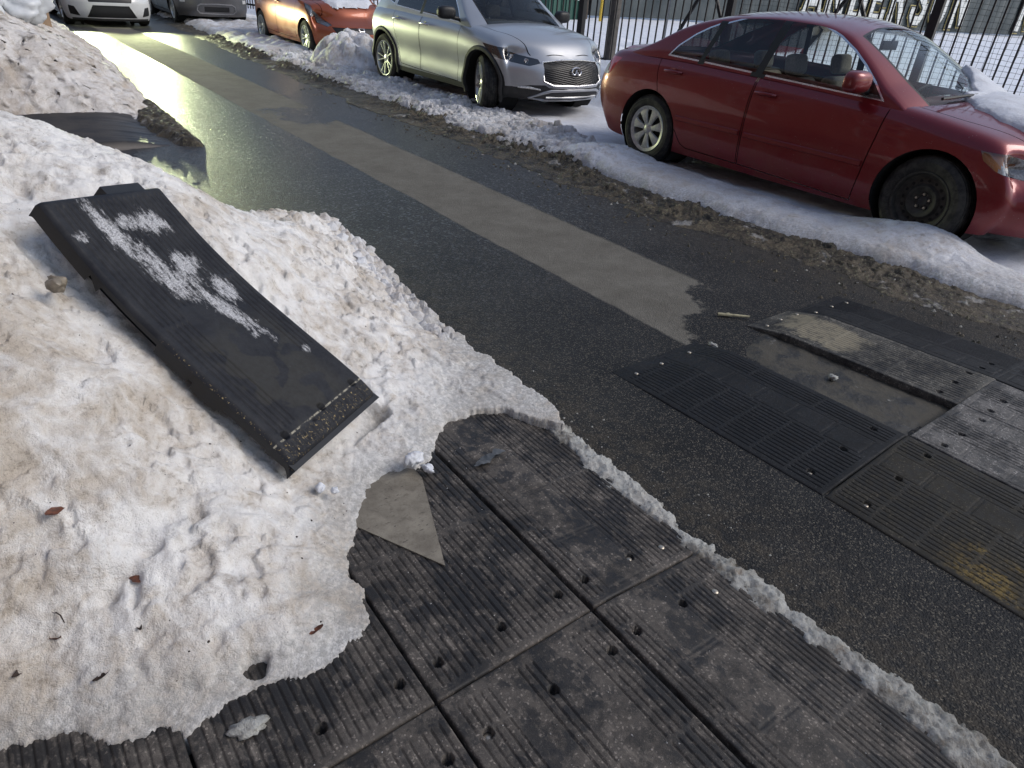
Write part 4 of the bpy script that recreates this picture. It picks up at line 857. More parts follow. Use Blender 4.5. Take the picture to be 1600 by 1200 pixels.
# ------------------------------------------------------------------ cars
def pch(tab):
    P = sorted(tab); xs = np.array([p[0] for p in P], float); ys = np.array([p[1] for p in P], float); h = np.diff(xs); dl = np.diff(ys) / h
    mm = np.zeros(len(xs)); mm[0] = dl[0]; mm[-1] = dl[-1]
    for i in range(1, len(xs) - 1):
        if dl[i - 1] * dl[i] > 0:
            w1 = 2 * h[i] + h[i - 1]; w2 = h[i] + 2 * h[i - 1]; mm[i] = (w1 + w2) / (w1 / dl[i - 1] + w2 / dl[i])
    def f(x):
        x = np.clip(np.asarray(x, float), xs[0], xs[-1]); i = np.clip(np.searchsorted(xs, x) - 1, 0, len(xs) - 2)
        t_ = (x - xs[i]) / h[i]
        return (1 + 2 * t_) * (1 - t_) ** 2 * ys[i] + t_ * (1 - t_) ** 2 * h[i] * mm[i] + t_ * t_ * (3 - 2 * t_) * ys[i + 1] + t_ * t_ * (t_ - 1) * h[i] * mm[i + 1]
    return f
def poly_off(P, d):
    n = len(P); A = sum(P[i][0] * P[(i + 1) % n][1] - P[(i + 1) % n][0] * P[i][1] for i in range(n)); sg = 1 if A > 0 else -1; out = []
    for i in range(n):
        a = Vector(P[i - 1]); b = Vector(P[i]); c_ = Vector(P[(i + 1) % n]); e1 = (b - a).normalized(); e2 = (c_ - b).normalized()
        n1 = Vector((e1.y, -e1.x)) * sg; n2 = Vector((e2.y, -e2.x)) * sg; q = (n1 + n2); q = q / max(.35, q.length_squared / 2) 
        q = q if q.length < 2.2 else q.normalized() * 2.2
        out.append(tuple(b + q * d))
    return out
def inpoly(x, y, P):
    ins = False; n = len(P)
    for i in range(n):
        x0, y0 = P[i]; x1, y1 = P[(i + 1) % n]
        if (y0 > y) != (y1 > y) and x < (x1 - x0) * (y - y0) / (y1 - y0) + x0: ins = not ins
    return ins
def smoothpoly(P, n=3):
    out = []; N = len(P)
    for i in range(N):
        p0, p1, p2, p3 = [np.array(P[(i + k) % N], float) for k in (-1, 0, 1, 2)]
        for k in range(n):
            t_ = k / n; out.append(tuple(.5 * (2 * p1 + (p2 - p0) * t_ + (2 * p0 - 5 * p1 + 4 * p2 - p3) * t_ ** 2 + (3 * p1 - p0 - 3 * p2 + p3) * t_ ** 3)))
    return out
def cut(bm, P, ax, sel):
    i, j = ax; xs = [p[0] for p in P]; ys = [p[1] for p in P]; bb = (min(xs), max(xs), min(ys), max(ys)); n = len(P)
    for k in range(n):
        a = P[k]; b = P[(k + 1) % n]; no = [0, 0, 0]; no[i] = b[1] - a[1]; no[j] = -(b[0] - a[0]); co = [0, 0, 0]; co[i] = a[0]; co[j] = a[1]
        if abs(no[i]) + abs(no[j]) < 1e-7: continue
        ex0, ex1 = min(a[0], b[0]) - .002, max(a[0], b[0]) + .002; ey0, ey1 = min(a[1], b[1]) - .002, max(a[1], b[1]) + .002
        fs = []
        for f in bm.faces:
            if not sel(f): continue
            cx = [v.co[i] for v in f.verts]; cy = [v.co[j] for v in f.verts]
            if max(cx) < ex0 or min(cx) > ex1 or max(cy) < ey0 or min(cy) > ey1: continue
            fs.append(f)
        if not fs: continue
        g_ = set(fs)
        for f in fs: g_.update(f.edges); g_.update(f.verts)
        bmesh.ops.bisect_plane(bm, geom=list(g_), dist=1e-5, plane_co=co, plane_no=no)
def inside(bm, P, ax, sel):
    out = []
    for f in bm.faces:
        if sel(f):
            c_ = f.calc_center_median()
            if inpoly(c_[ax[0]], c_[ax[1]], P): out.append(f)
    return out
def split_parts(bm, lay, names, root, mats):
    bm.normal_update(); bm.verts.index_update()
    nv = [tuple(v.normal) for v in bm.verts]; groups = {}
    for f in bm.faces: groups.setdefault(f[lay], []).append(f)
    objs = {}; todo = []
    for pid, fs in groups.items():
        if pid not in names: continue
        left = set(fs); comps = []
        while left:
            st = [left.pop()]; comp = [st[0]]
            while st:
                f = st.pop()
                for e in f.edges:
                    for g_ in e.link_faces:
                        if g_ in left: left.discard(g_); st.append(g_); comp.append(g_)
            comps.append(comp)
        comps.sort(key=len, reverse=True)
        if names[pid][0] in ('body', 'cabin_shell', 'bonnet', 'door'): comps = [sum(comps, [])]
        main = comps[0]; big = [c_ for c_ in comps[1:] if len(c_) > 5]
        for c_ in comps[1:]:
            if len(c_) <= 5: main += c_
        todo += [(pid, main)] + [(pid, c_) for c_ in big]
    for pid, fs in todo:
        mp = {}; V = []; F = []; N = []
        for f in fs:
            q = []
            for v in f.verts:
                if v.index not in mp: mp[v.index] = len(V); V.append(tuple(v.co)); N.append(nv[v.index])
                q.append(mp[v.index])
            F.append(q)
        nm, mt, par = names[pid]
        o = meshob(nm, V, F, mats[mt], objs.get(par, root)); 
        try: o.data.normals_split_custom_set_from_vertices(N)
        except Exception: pass
        objs.setdefault(pid, o)
    return objs

t = Mt('tyre_rubber'); n1 = t.noise(14, 5, .7); M['tyre'] = t.set(t.mix(t.ramp(n1, .4, .65), (.012, .012, .012), (.05, .048, .042)), .75, 0, t.bump(t.noise(60, 4), .3, .003))
M['dark'] = simple('dark_trim', (.012, .012, .013), .5, 0, .2, 30)
M['liner'] = simple('wheel_liner', (.008, .008, .008), .9, 0, .2, 30)
M['chrome'] = simple('chrome', (.80, .80, .82), .22, .85, .03, 20)
M['alloy'] = simple('alloy', (.55, .56, .55), .35, .8, .12, 30)
M['wcover'] = simple('silver_wheel_cover', (.50, .50, .47), .42, .45, .15, 30)
M['steel_rim'] = simple('dusty_black_rim', (.040, .038, .033), .7, .1, .5, 25)
M['seat'] = simple('seat_cloth', (.30, .275, .235), .9, 0, .15, 60)
M['inside'] = simple('cabin_plastic', (.025, .025, .027), .7, 0, .15, 40)
def glass(name, tint, refl=.9, fac=.10):
    t = Mt(name); n = t.n; n.remove(t.b)
    tr = n.new('ShaderNodeBsdfTransparent'); tr.inputs[0].default_value = (*tint, 1)
    gl = n.new('ShaderNodeBsdfGlossy'); gl.inputs[0].default_value = (refl, refl, refl, 1); gl.inputs['Roughness'].default_value = .03
    fr = n.new('ShaderNodeLayerWeight'); fr.inputs[0].default_value = .35
    mx = n.new('ShaderNodeMixShader'); mr = t.ramp(fr.outputs['Fresnel'], .0, 1., fac, .95); t.l.new(mr, mx.inputs[0])
    t.l.new(tr.outputs[0], mx.inputs[1]); t.l.new(gl.outputs[0], mx.inputs[2])
    # a thin film of dried salt
    df = n.new('ShaderNodeBsdfDiffuse'); df.inputs[0].default_value = (.5, .5, .5, 1); m2 = n.new('ShaderNodeMixShader')
    t.l.new(t.ramp(t.noise(25, 6, .7), .45, .8, .0, .025), m2.inputs[0]); t.l.new(mx.outputs[0], m2.inputs[1]); t.l.new(df.outputs[0], m2.inputs[2])
    t.l.new(m2.outputs[0], n['Material Output'].inputs[0]); return t.m
M['glass'] = glass('car_glass', (.92, .97, .95), .9, .05); M['glass_dark'] = glass('tinted_glass', (.10, .11, .12))
M['lens'] = glass('lamp_lens', (.85, .87, .88), 1, .12)
t = Mt('red_lens'); M['redlens'] = t.set((.50, .02, .03), .12, 0, Coat_Weight=1.0)
t = Mt('amber_lens'); M['amber'] = t.set((.75, .28, .04), .2, 0, Coat_Weight=1.0)
t = Mt('white_lens'); M['whitelens'] = t.set(t.mix(t.ramp(t.noise(60, 2), .4, .6), (.5, .5, .48), (.8, .8, .78)), .12, 0, Coat_Weight=1.0)
def paint(name, col, metal=.35, salt=.3, rough=.32, film=(.26, .22, .19)):
    filmc = film
    t = Mt(name); z = t.xyz()[2]
    n1 = t.noise(4, 5, .6); n2 = t.noise(55, 4, .7); n3 = t.vor(38)
    low = t.ramp(z, .75, .2); sp = t.math('MULTIPLY', t.ramp(n3, .16, .05), t.ramp(t.noise(6, 3), .5, .62))
    film = t.math('MULTIPLY', t.math('ADD', t.math('MULTIPLY', low, .55), .18), t.ramp(t.math('ADD', t.math('MULTIPLY', n1, .6), t.math('MULTIPLY', n2, .4)), .35, .65))
    c = t.mix(t.math('MULTIPLY', film, salt), col, filmc); c = t.mix(t.math('MULTIPLY', sp, salt * .9), c, (.45, .42, .38))
    r = t.math('ADD', rough, t.math('MULTIPLY', film, .35))
    return t.set(c, r, metal, Coat_Weight=t.math('SUBTRACT', .85, t.math('MULTIPLY', film, .8)), Coat_Roughness=.06)

def make_wheel(root, pos, R, Rr, side, steer=0, kind='cover', width=.21, hub_mat='alloy'):
    """side: +1 outward is +y, -1 outward is -y"""
    T = Matrix.Translation(pos) @ Matrix.Rotation(steer, 4, 'Z') @ (Matrix.Identity(4) if side > 0 else Matrix.Rotation(math.pi, 4, 'Z'))
    w = width / 2; hubm = MB()
    hubm.lathe([(0, w - .055), (.035, w - .052), (.05, w - .07), (.14, w - .10), (.15, -w + .03), (0, -w + .03)], 28, T)
    hub = hubm.build('wheel', M['inside'], root, smooth=True)
    b = MB(); prof = [(Rr - .006, -w + .02), (Rr + .012, -w + .003), (Rr + .05, -w - .006), (R - .03, -w + .002), (R - .006, -w + .022)]
    for k in range(5): 
        a = -w + .03 + k * (width - .06) / 5; prof += [(R, a), (R, a + (width - .06) / 5 - .012), (R - .008, a + (width - .06) / 5 - .008), (R - .008, a + (width - .06) / 5 - .002)]
    prof += [(R - .006, w - .022), (R - .03, w - .002), (R - .045, w + .005), (R - .05, w + .003), (Rr + .05, w + .007), (Rr + .012, w - .002), (Rr - .006, w - .018)]
    b.lathe(prof, 56, T); b.build('tyre', M['tyre'], hub, smooth=True)
    b = MB(); rim_m = M['alloy']
    b.lathe([(Rr + .008, w - .004), (Rr + .004, w + .002), (Rr - .008, w - .002), (Rr - .016, w - .02), (Rr - .03, -w + .03)], 56, T)
    def pt_(r, a, y): return tuple(T @ Vector((r * math.cos(a), y, r * math.sin(a))))
    if kind == 'cover':
        rim_m = M['wcover']; n = 7
        b.lathe([(0, w - .004), (.03, w - .006), (.045, w - .014), (.06, w - .022), (.06, w - .05)], 28, T)
        b.lathe([(Rr - .005, w - .002), (Rr - .028, w - .010), (Rr - .03, w - .03)], 56, T)
        for k in range(n):
            a0 = 2 * math.pi * k / n + .2; sec_ = [(.045, .42, -.014), (.075, .33, -.010), (.11, .29, -.006), (Rr - .055, .27, -.004), (Rr - .022, .33, -.010)]
            v = []
            for r, ha, y in sec_:
                for q in (-1, -.8, 0, .8, 1): v.append(pt_(r, a0 + q * ha, w + y - (.016 if abs(q) == 1 else 0) + (.003 if q == 0 else 0)))
            b.add(v, [(i * 5 + j, i * 5 + j + 1, i * 5 + 6 + j, i * 5 + 5 + j) for i in range(4) for j in range(4)])
    elif kind == 'alloy':
        n = 5
        b.lathe([(0, w - .02), (.03, w - .022), (.055, w - .03), (.06, w - .05)], 28, T)
        for k in range(n * 2):
            a0 = 2 * math.pi * (k // 2) / n + (.17 if k % 2 else -.17) ; v = []
            for r, ha, y in [(.04, .32, -.03), (.10, .115, -.022), (Rr - .06, .062, -.012), (Rr - .008, .075, -.008)]:
                aa = a0 * 1.0 + (.07 if k % 2 else -.07) * (r / Rr)
                for q in (-1, -.6, .6, 1): v.append(pt_(r, aa + q * ha, w + y - (.03 if abs(q) == 1 else 0)))
            b.add(v, [(i * 4 + j, i * 4 + j + 1, i * 4 + 5 + j, i * 4 + 4 + j) for i in range(3) for j in range(3)])
    else:
        rim_m = M['steel_rim']
        b.lathe([(.0, w - .072), (.032, w - .070), (.034, w - .058), (.06, w - .060), (.095, w - .030), (.112, w - .028), (.13, w - .050), (.165, w - .055), (Rr - .02, w - .035), (Rr - .012, w - .04)], 56, T)
    b.build('rim', rim_m, hub, smooth=True)
    if kind == 'steel':
        for k in range(16):
            b = MB(); a0 = 2 * math.pi * k / 16; b.add([pt_(.149 + .011 * math.cos(q), a0 + .085 * math.sin(q), w - .0495) for q in [2 * math.pi * j / 10 for j in range(10)]], [tuple(range(9, -1, -1))])
            b.build('rim_hole', M['liner'], hub)
        b = MB()
        for k in range(5):
            a0 = 2 * math.pi * k / 5 + .3; b.lathe([(0, 0), (.009, 0), (.011, -.014)], 8, T @ Matrix.Translation((.052 * math.cos(a0), w - .044, .052 * math.sin(a0))))
        b.build('wheel_nut', M['bolt'], hub)
    return hub

def build_car(sp):
    root = empty(sp['name'], label=sp['label'], cat=sp['cat'])
    Lf, Lb = sp['front'], sp['rear']; zt = pch(sp['zt']); zb = pch(sp['zb']); hw = pch(sp['hw']); sec = pch(sp['sec']); crown = pch(sp['crown'])
    pf = pch(sp['pf']); pb = pch(sp['pb']); af, ab = sp['af'], sp['ab']
    def xmap(x, v, t_):
        wf = np.clip((x - (Lf - .75)) / .75, 0, 1) ** 1.6; wb_ = np.clip(((Lb + .6) - x) / .6, 0, 1) ** 1.6
        return x - wf * (af * np.abs(v) ** 3.2 + pf(t_)) + wb_ * (ab * np.abs(v) ** 3.2 + pb(t_))
    def S3(x, v, t_):
        h = hw(x); y = v * h * sec(t_); zz = zb(x) + t_ * (zt(x) - zb(x)); top = t_ >= .999
        zz = zz + np.where(top, crown(x) * (1 - np.abs(v) ** 2.2), 0)
        return np.stack([xmap(x, v, t_), y, zz], -1)
    xs = np.linspace(Lb, Lf, 124); ts = np.linspace(0, 1, 20); vs = np.linspace(-1, 1, 40)
    bm = bmesh.new(); lay = bm.faces.layers.int.new('part'); reg = bm.faces.layers.int.new('reg')
    def addgrid(P, rg, flip=False):
        r, c = P.shape[:2]; vv = [[bm.verts.new(P[i, j]) for j in range(c)] for i in range(r)]
        for i in range(r - 1):
            for j in range(c - 1):
                q = (vv[i][j], vv[i][j + 1], vv[i + 1][j + 1], vv[i + 1][j])
                f = bm.faces.new(q[::-1] if flip else q); f[reg] = rg
    for s, rg in ((1, 1), (-1, 2)):
        Xg_, Tg = np.meshgrid(xs, ts); addgrid(S3(Xg_, Xg_ * 0 + s, Tg), rg, s > 0)
    Xg_, Vg = np.meshgrid(xs, vs); addgrid(S3(Xg_, Vg, Xg_ * 0 + 1), 3)
    Vg, Tg = np.meshgrid(vs, ts); addgrid(S3(Vg * 0 + Lf, Vg, Tg), 4); addgrid(S3(Vg * 0 + Lb, Vg, Tg), 5, True)
    bmesh.ops.remove_doubles(bm, verts=bm.verts, dist=.0008)
    for _ in range(sp.get('smooth', 5)): bmesh.ops.smooth_vert(bm, verts=[v for v in bm.verts if not v.is_boundary], factor=.5, use_axis_x=True, use_axis_y=True, use_axis_z=True)
    # greenhouse as a second shell
    zc = pch(sp['zc']); x0, x1 = sp['zc'][0][0], sp['zc'][-1][0]; lean = sp['lean']; base_in = sp.get('gin', .012)
    gx = np.linspace(x0, x1, 96); gs_ = np.linspace(0, 1, 14)
    def ghx(x, v): return x - sp['wsw'] * np.abs(v) ** 2.5 * np.clip((x - (x1 - .9)) / .9, 0, 1) + sp['rsw'] * np.abs(v) ** 2.5 * np.clip(((x0 + .8) - x) / .8, 0, 1)
    def wb(x): return hw(x) * sec(1.0) - base_in
    def gh(x, v, s):
        zb2 = zt(x) - .03; H = np.maximum(zc(x) - zb2, .004); cr = np.minimum(.07, H * .35)
        wt = wb(x) - lean * (H - cr) ** 1.12
        return zb2, H, cr, wt
    bg = bmesh.new(); bl_ = bg.faces.layers.int.new('part'); br = bg.faces.layers.int.new('reg')
    def addg(P, rg, flip=False):
        r, c = P.shape[:2]; vv = [[bg.verts.new(P[i, j]) for j in range(c)] for i in range(r)]
        for i in range(r - 1):
            for j in range(c - 1):
                q = (vv[i][j], vv[i][j + 1], vv[i + 1][j + 1], vv[i + 1][j]); f = bg.faces.new(q[::-1] if flip else q); f[br] = rg
    for s_, rg in ((1, 1), (-1, 2)):
        Xg_, Sg = np.meshgrid(gx, gs_); zb2, H, cr, wt = gh(Xg_, 1, Sg)
        y = wb(Xg_) + (wt - wb(Xg_)) * Sg ** 1.12; addg(np.stack([ghx(Xg_, 1), s_ * y, zb2 + (H - cr) * Sg], -1), rg, s_ > 0)
    Xg_, Vg = np.meshgrid(gx, np.linspace(-1, 1, 34)); zb2, H, cr, wt = gh(Xg_, Vg, 1)
    addg(np.stack([ghx(Xg_, Vg), Vg * wt, zb2 + H - cr * np.abs(Vg) ** 2.4], -1), 3)
    bmesh.ops.remove_doubles(bg, verts=bg.verts, dist=.0008)
    for _ in range(3): bmesh.ops.smooth_vert(bg, verts=[v for v in bg.verts if not v.is_boundary], factor=.5, use_axis_x=True, use_axis_y=True, use_axis_z=True)
    # cuts on the greenhouse
    gnames = {0: ('cabin_shell', 'paint', None), 1: ('windscreen', 'glass', None), 2: ('rear_window', 'glass', None), 3: ('window_frame', 'frame', None)}
    pid = 4; side_sel = lambda k: (lambda f: f[br] == k)
    for kside in (1, 2):
        for wname, P, mt in sp['windows']:
            for edge, mm_ in ((sp.get('trim', .014), 'trimmat'),):
                PO = poly_off(P, edge)
                cut(bg, PO, (0, 2), side_sel(kside)); 
                for f in inside(bg, PO, (0, 2), side_sel(kside)): f[bl_] = 3 if f[bl_] in (0, 3) else f[bl_]
            cut(bg, P, (0, 2), side_sel(kside))
            for f in inside(bg, P, (0, 2), side_sel(kside)): f[bl_] = pid
            gnames[pid] = (wname, mt, None); pid += 1
        for P in sp.get('pillars', []):
            cut(bg, P, (0, 2), side_sel(kside))
            for f in inside(bg, P, (0, 2), side_sel(kside)):
                if f[bl_] in (0, 3): f[bl_] = 50
    gnames[50] = ('door_pillar', 'dark', None)
    for P, pidd in ((sp['ws'], 1), (sp['rw'], 2)):
        cut(bg, P, (0, 1), lambda f: f[br] == 3)
        PO = poly_off(P, .02); cut(bg, PO, (0, 1), lambda f: f[br] == 3)
        for f in inside(bg, PO, (0, 1), lambda f: f[br] == 3): f[bl_] = 51
        for f in inside(bg, P, (0, 1), lambda f: f[br] == 3): f[bl_] = pidd
    gnames[51] = ('window_seal', 'dark', None)
    mats = dict(paint=sp['paint'], glass=M['glass'], gdark=M['glass_dark'], frame=M[sp.get('framemat', 'chrome')], dark=M['dark'], clad=M.get('clad', M['dark']), red=M['redlens'], lens=M['lens'], white=M['whitelens'], amber=M['amber'], grille=M['dark'], silver=sp.get('silver', M['alloy']), lampin=M['dark'], lamp=M['whitelens'])
    mats.update(sp.get('mats', {}))
    split_parts(bg, bl_, gnames, root, mats); bg.free()
    # lower body
    names = {0: ('body', 'paint', None), 60: ('body_cladding', 'clad', None)}
    cab = sp['cabin']
    dele = [f for f in bm.faces if f[reg] == 3 and cab[0] < f.calc_center_median().x < cab[1] and abs(f.calc_center_median().y) < .70]
    bmesh.ops.delete(bm, geom=dele, context='FACES')
    Rw = sp['arch']
    axs = (sp['xf'], sp['xr'])
    def circ(cx, cz, r, n=40): return [(cx + r * math.cos(2 * math.pi * k / n), cz + r * math.sin(2 * math.pi * k / n)) for k in range(n)]
    sideall = lambda f: f[reg] in (1, 2)
    if sp.get('clad_z'):
        zz = sp['clad_z']; P = [(Lb - .1, 0), (Lf + .1, 0), (Lf + .1, zz[1]), (sp['xf'], zz[1] - .03), (sp['xf'] - .5, zz[0]), (sp['xr'] + .5, zz[0]), (sp['xr'], zz[1] - .03), (Lb - .1, zz[1])]
        cut(bm, P, (0, 2), sideall)
        for f in inside(bm, P, (0, 2), sideall): f[lay] = 60
        for ax_ in axs:
            P = circ(ax_, sp['wz'], Rw + .055); cut(bm, P, (0, 2), sideall)
            for f in inside(bm, P, (0, 2), sideall): f[lay] = 60
    did = 5
    for kside in (1, 2):
        sel = lambda f, k=kside: f[reg] == k
        for P in sp['doors']:
            Pi = poly_off(P, -.004); Po = poly_off(P, .004)
            cut(bm, Po, (0, 2), sel); cut(bm, Pi, (0, 2), sel)
            bmesh.ops.delete(bm, geom=[f for f in inside(bm, Po, (0, 2), sel) if not inpoly(f.calc_center_median().x, f.calc_center_median().z, Pi)], context='FACES')
            for f in inside(bm, Pi, (0, 2), sel):
                if f[lay] == 0: f[lay] = did
            names[did] = ('door', 'paint', None); did += 1
    for ax_ in axs:
        P = circ(ax_, sp['wz'], Rw); cut(bm, P, (0, 2), sideall)
        bmesh.ops.delete(bm, geom=inside(bm, P, (0, 2), sideall), context='FACES')
    pid = 20
    for nm, mt, P, axs2, regs, push in sp['lights']:
        sel = lambda f, r=regs: f[reg] in r
        for sgn in ((1, -1) if axs2 != 'mid' else (1,)):
            if axs2 == (0, 2):
                Q = P; sel2 = (lambda f, s=sgn, r=regs: f[reg] in r and f.calc_center_median().y * s > 0)
            else:
                Q = [(a * sgn, b_) for a, b_ in P]; sel2 = (lambda f, r=tuple(q for q in regs if q not in (1, 2)): f[reg] in r)
            A = (1, 2) if axs2 in ('mid', (1, 2)) else axs2
            cut(bm, Q, A, sel2)
            fs = inside(bm, Q, A, sel2)
            for f in fs: f[lay] = pid
            if push:
                bmesh.ops.split(bm, geom=fs)
                fs = [f for f in bm.faces if f[lay] == pid]; vs_ = {v for f in fs for v in f.verts}
                for v in vs_: v.co.x += push
            if nm in sp.get('sidepoly', {}):
                Q = sp['sidepoly'][nm]; sel3 = lambda f, s=sgn: f[reg] in (1, 2) and f.calc_center_median().y * s > 0
                cut(bm, Q, (0, 2), sel3)
                for f in inside(bm, Q, (0, 2), sel3): f[lay] = pid
            names[pid] = (nm, mt, None); pid += 1
    # hood shut line on top face
    for P in sp.get('toplines', []):
        sel = lambda f: f[reg] == 3
        Po = poly_off(P, .004); Pi = poly_off(P, -.004); cut(bm, Po, (0, 1), sel); cut(bm, Pi, (0, 1), sel)
        bmesh.ops.delete(bm, geom=[f for f in inside(bm, Po, (0, 1), sel) if not inpoly(f.calc_center_median().x, f.calc_center_median().y, Pi)], context='FACES')
        for f in inside(bm, Pi, (0, 1), sel):
            if f[lay] == 0: f[lay] = 61
        names[61] = ('bonnet', 'paint', None)
    objs = split_parts(bm, lay, names, root, mats)
    def ysurf(x, z):
        t_ = np.clip((z - zb(x)) / (zt(x) - zb(x)), 0, 1); return float(hw(x) * sec(t_))
    # liners and floor
    for ax_ in axs:
        for s in (1, -1):
            b = MB(); n = 36; v = []
            for k in range(n + 1):
                a = math.pi * (-.25 + 1.5 * k / n); x = ax_ + Rw * math.cos(a); z = sp['wz'] + Rw * math.sin(a)
                yo = ysurf(x, max(z, float(zb(x)))) - .012; v += [(x, s * yo, z), (x, s * (yo - .03), z), (x, s * .52, z)]
            b.add(v, [(3 * k + j, 3 * k + j + 1, 3 * k + 4 + j, 3 * k + 3 + j) for k in range(n) for j in range(2)])
            b.add([(ax_ + Rw * math.cos(2 * math.pi * k / 24), s * .52, sp['wz'] + Rw * math.sin(2 * math.pi * k / 24)) for k in range(24)], [tuple(range(24))])
            b.build('wheel_liner', M['liner'], root)
    zf_ = .24
    b = MB(); b.box((Lb + .25, -.50, zf_ - .02), (Lf - .25, .50, zf_)); b.box((sp['xr'] + Rw + .03, -.80, zf_ - .02), (sp['xf'] - Rw - .03, .80, zf_ + .001)); b.build('floor_pan', M['liner'], root)
    if sp.get('lips'):
        for ax_ in axs:
            for s in (1, -1):
                b = MB(); v = []; n = 30
                for k in range(n + 1):
                    a = math.pi * (-.12 + 1.24 * k / n)
                    for r, dy in ((Rw + .052, .002), (Rw + .04, .018), (Rw + .005, .020), (Rw - .004, .004), (Rw - .004, -.03)):
                        x = ax_ + r * math.cos(a); z = sp['wz'] + r * math.sin(a); b_y = ysurf(x, z); v.append((x, s * (b_y + dy), z))
                b.add(v, [(5 * k + j, 5 * k + j + 1, 5 * k + 6 + j, 5 * k + 5 + j) for k in range(n) for j in range(4)])
                b.build('arch_cladding', mats['clad'], root, smooth=True)
    # wheels
    hwid = sp['track']
    for ax_, kind in ((sp['xf'], sp['wk'][0]), (sp['xr'], sp['wk'][1])):
        for s in (1, -1):
            make_wheel(root, (ax_, s * (hwid - .105), sp['wz']), sp['R'], sp['Rr'], s, sp.get('steer', 0) if ax_ == sp['xf'] else 0, kind)
    # handles and mirrors
    for (hx, hz) in sp['handles']:
        for s in (1, -1):
            y = ysurf(hx, hz); b = MB(); T = Matrix.Translation((hx, s * (y + .028), hz)); 
            b.tube([(hx - .10, s * (y + .004), hz), (hx - .085, s * (y + .032), hz + .002), (hx, s * (y + .040), hz + .004), (hx + .085, s * (y + .032), hz + .002), (hx + .10, s * (y + .004), hz)], [.010, .013, .015, .013, .010], 10)
            par = [o for o in root.children if o.name.split('.')[0] == 'door']; dpar = root
            best = 9
            for o in par:
                cs = [v.co for v in o.data.vertices]; cx = sum(c_.x for c_ in cs) / len(cs); cy = cs[0].y
                if cy * s > 0 and abs(cx - hx) < best: best = abs(cx - hx); dpar = o
            b.build('door_handle', sp['paint'] if not sp.get('chromeh') else M['chrome'], dpar, smooth=True)
            # recess cup behind the handle
            v = [(hx + .05 * math.cos(a), s * (ysurf(hx, hz) + .0025), hz + .032 * math.sin(a)) for a in [2 * math.pi * k / 16 for k in range(16)]]
            meshob('handle_recess', v, [tuple(range(16))], sp.get('recess', M['dark']), dpar)
    mx, mz = sp['mirror']
    for s in (1, -1):
        y = ysurf(mx, .9) ; bm2 = bmesh.new(); bmesh.ops.create_icosphere(bm2, subdivisions=4, radius=1)
        for v in bm2.verts:
            c_ = v.co; l = (abs(c_.x) ** 3 + abs(c_.y) ** 3 + abs(c_.z) ** 3) ** (1 / 3); v.co = c_ / l
            v.co.x *= .075 * (1.1 - .15 * v.co.y); v.co.y *= .125; v.co.z *= .078 * (1 - .12 * v.co.y)
            if v.co.x < -.035: v.co.x = -.035
        me = bpy.data.meshes.new('wing_mirror'); bm2.to_mesh(me); bm2.free(); me.materials.append(sp.get('mirrmat', sp['paint'])); me.polygons.foreach_set('use_smooth', [True] * len(me.polygons))
        o = bpy.data.objects.new('wing_mirror', me); C.objects.link(o); o.parent = root; o.location = (mx, s * (y + .12), mz); o.rotation_euler = (0, 0, 0 if s > 0 else math.pi); 
        if s < 0: o.rotation_euler = (0, 0, 0); o.scale = (1, -1, 1)
        b = MB(); b.tube([(mx + .02, s * (y - .06), mz - .07), (mx + .01, s * (y + .06), mz - .05)], [.028, .022], 10); b.build('mirror_arm', M['dark'], root, smooth=True)
        b = MB(); b.box((mx - .039, s * (y + .12) - .10, mz - .055), (mx - .036, s * (y + .12) + .10, mz + .055)); b.build('mirror_glass', M['chrome'], o); root_ = None
        bpy.data.objects[o.children[0].name].matrix_parent_inverse = Matrix.Identity(4) if False else o.matrix_local.inverted() if False else (Matrix.Translation(o.location) @ Matrix.Diagonal((1, -1 if s < 0 else 1, 1, 1))).inverted()
    # interior
    cx = sp['seatx']; sc = sp.get('seatz', 0)
    def seat(x, y, w_, tall=1.0, head=True):
        bs = MB(); T = Matrix.Translation((x, y, .30 + sc))
        bs.box((-.05, -w_ / 2, .0), (.45, w_ / 2, .2), T); bs.box((-.14, -w_ / 2 + .02, .12), (.02, w_ / 2 - .02, .68 * tall), T @ Matrix.Rotation(-.2, 4, 'Y'))
        o = bs.build('seat', M['seat'], root, smooth=True, bevel=.05); o.modifiers['b'].segments = 4
        if head:
            bs = MB(); T2 = T @ Matrix.Rotation(-.2, 4, 'Y')
            for hy in ((0,) if w_ < .8 else (-.36, .36)):
                bs.box((-.12, hy - .12, .70 * tall), (-.01, hy + .12, .70 * tall + .17), T2)
            h_ = bs.build('headrest', M['seat'], o, smooth=True, bevel=.045); h_.modifiers['b'].segments = 4
    seat(cx, .37, .50); seat(cx, -.37, .50); seat(cx - .85, 0, 1.25, .92)
    b = MB(); dx = cx + .75; b.prism([(dx - .02, .45), (dx + .12, .45), (dx + .34, .86 + sc), (dx + .1, .90 + sc), (dx - .04, .86 + sc)], -.68, .68, Matrix(((1, 0, 0, 0), (0, 0, 1, 0), (0, 1, 0, 0), (0, 0, 0, 1)))); b.build('dashboard', M['inside'], root, bevel=.02)
    b = MB(); Tst = Matrix.Translation((dx - .20, .37, .82 + sc)) @ Matrix.Rotation(-1.15, 4, 'Y')
    b.tube([tuple(Tst @ Vector((.185 * math.cos(a), .185 * math.sin(a), 0))) for a in [2 * math.pi * k / 28 for k in range(28)]], .014, 8, closed=True)
    b.tube([tuple(Tst @ Vector((-.18, 0, 0))), tuple(Tst @ Vector((0, 0, -.03))), tuple(Tst @ Vector((.18, 0, 0)))], .018, 6); b.tube([tuple(Tst @ Vector((0, .18, 0))), tuple(Tst @ Vector((0, -.18, 0)))], .018, 6)
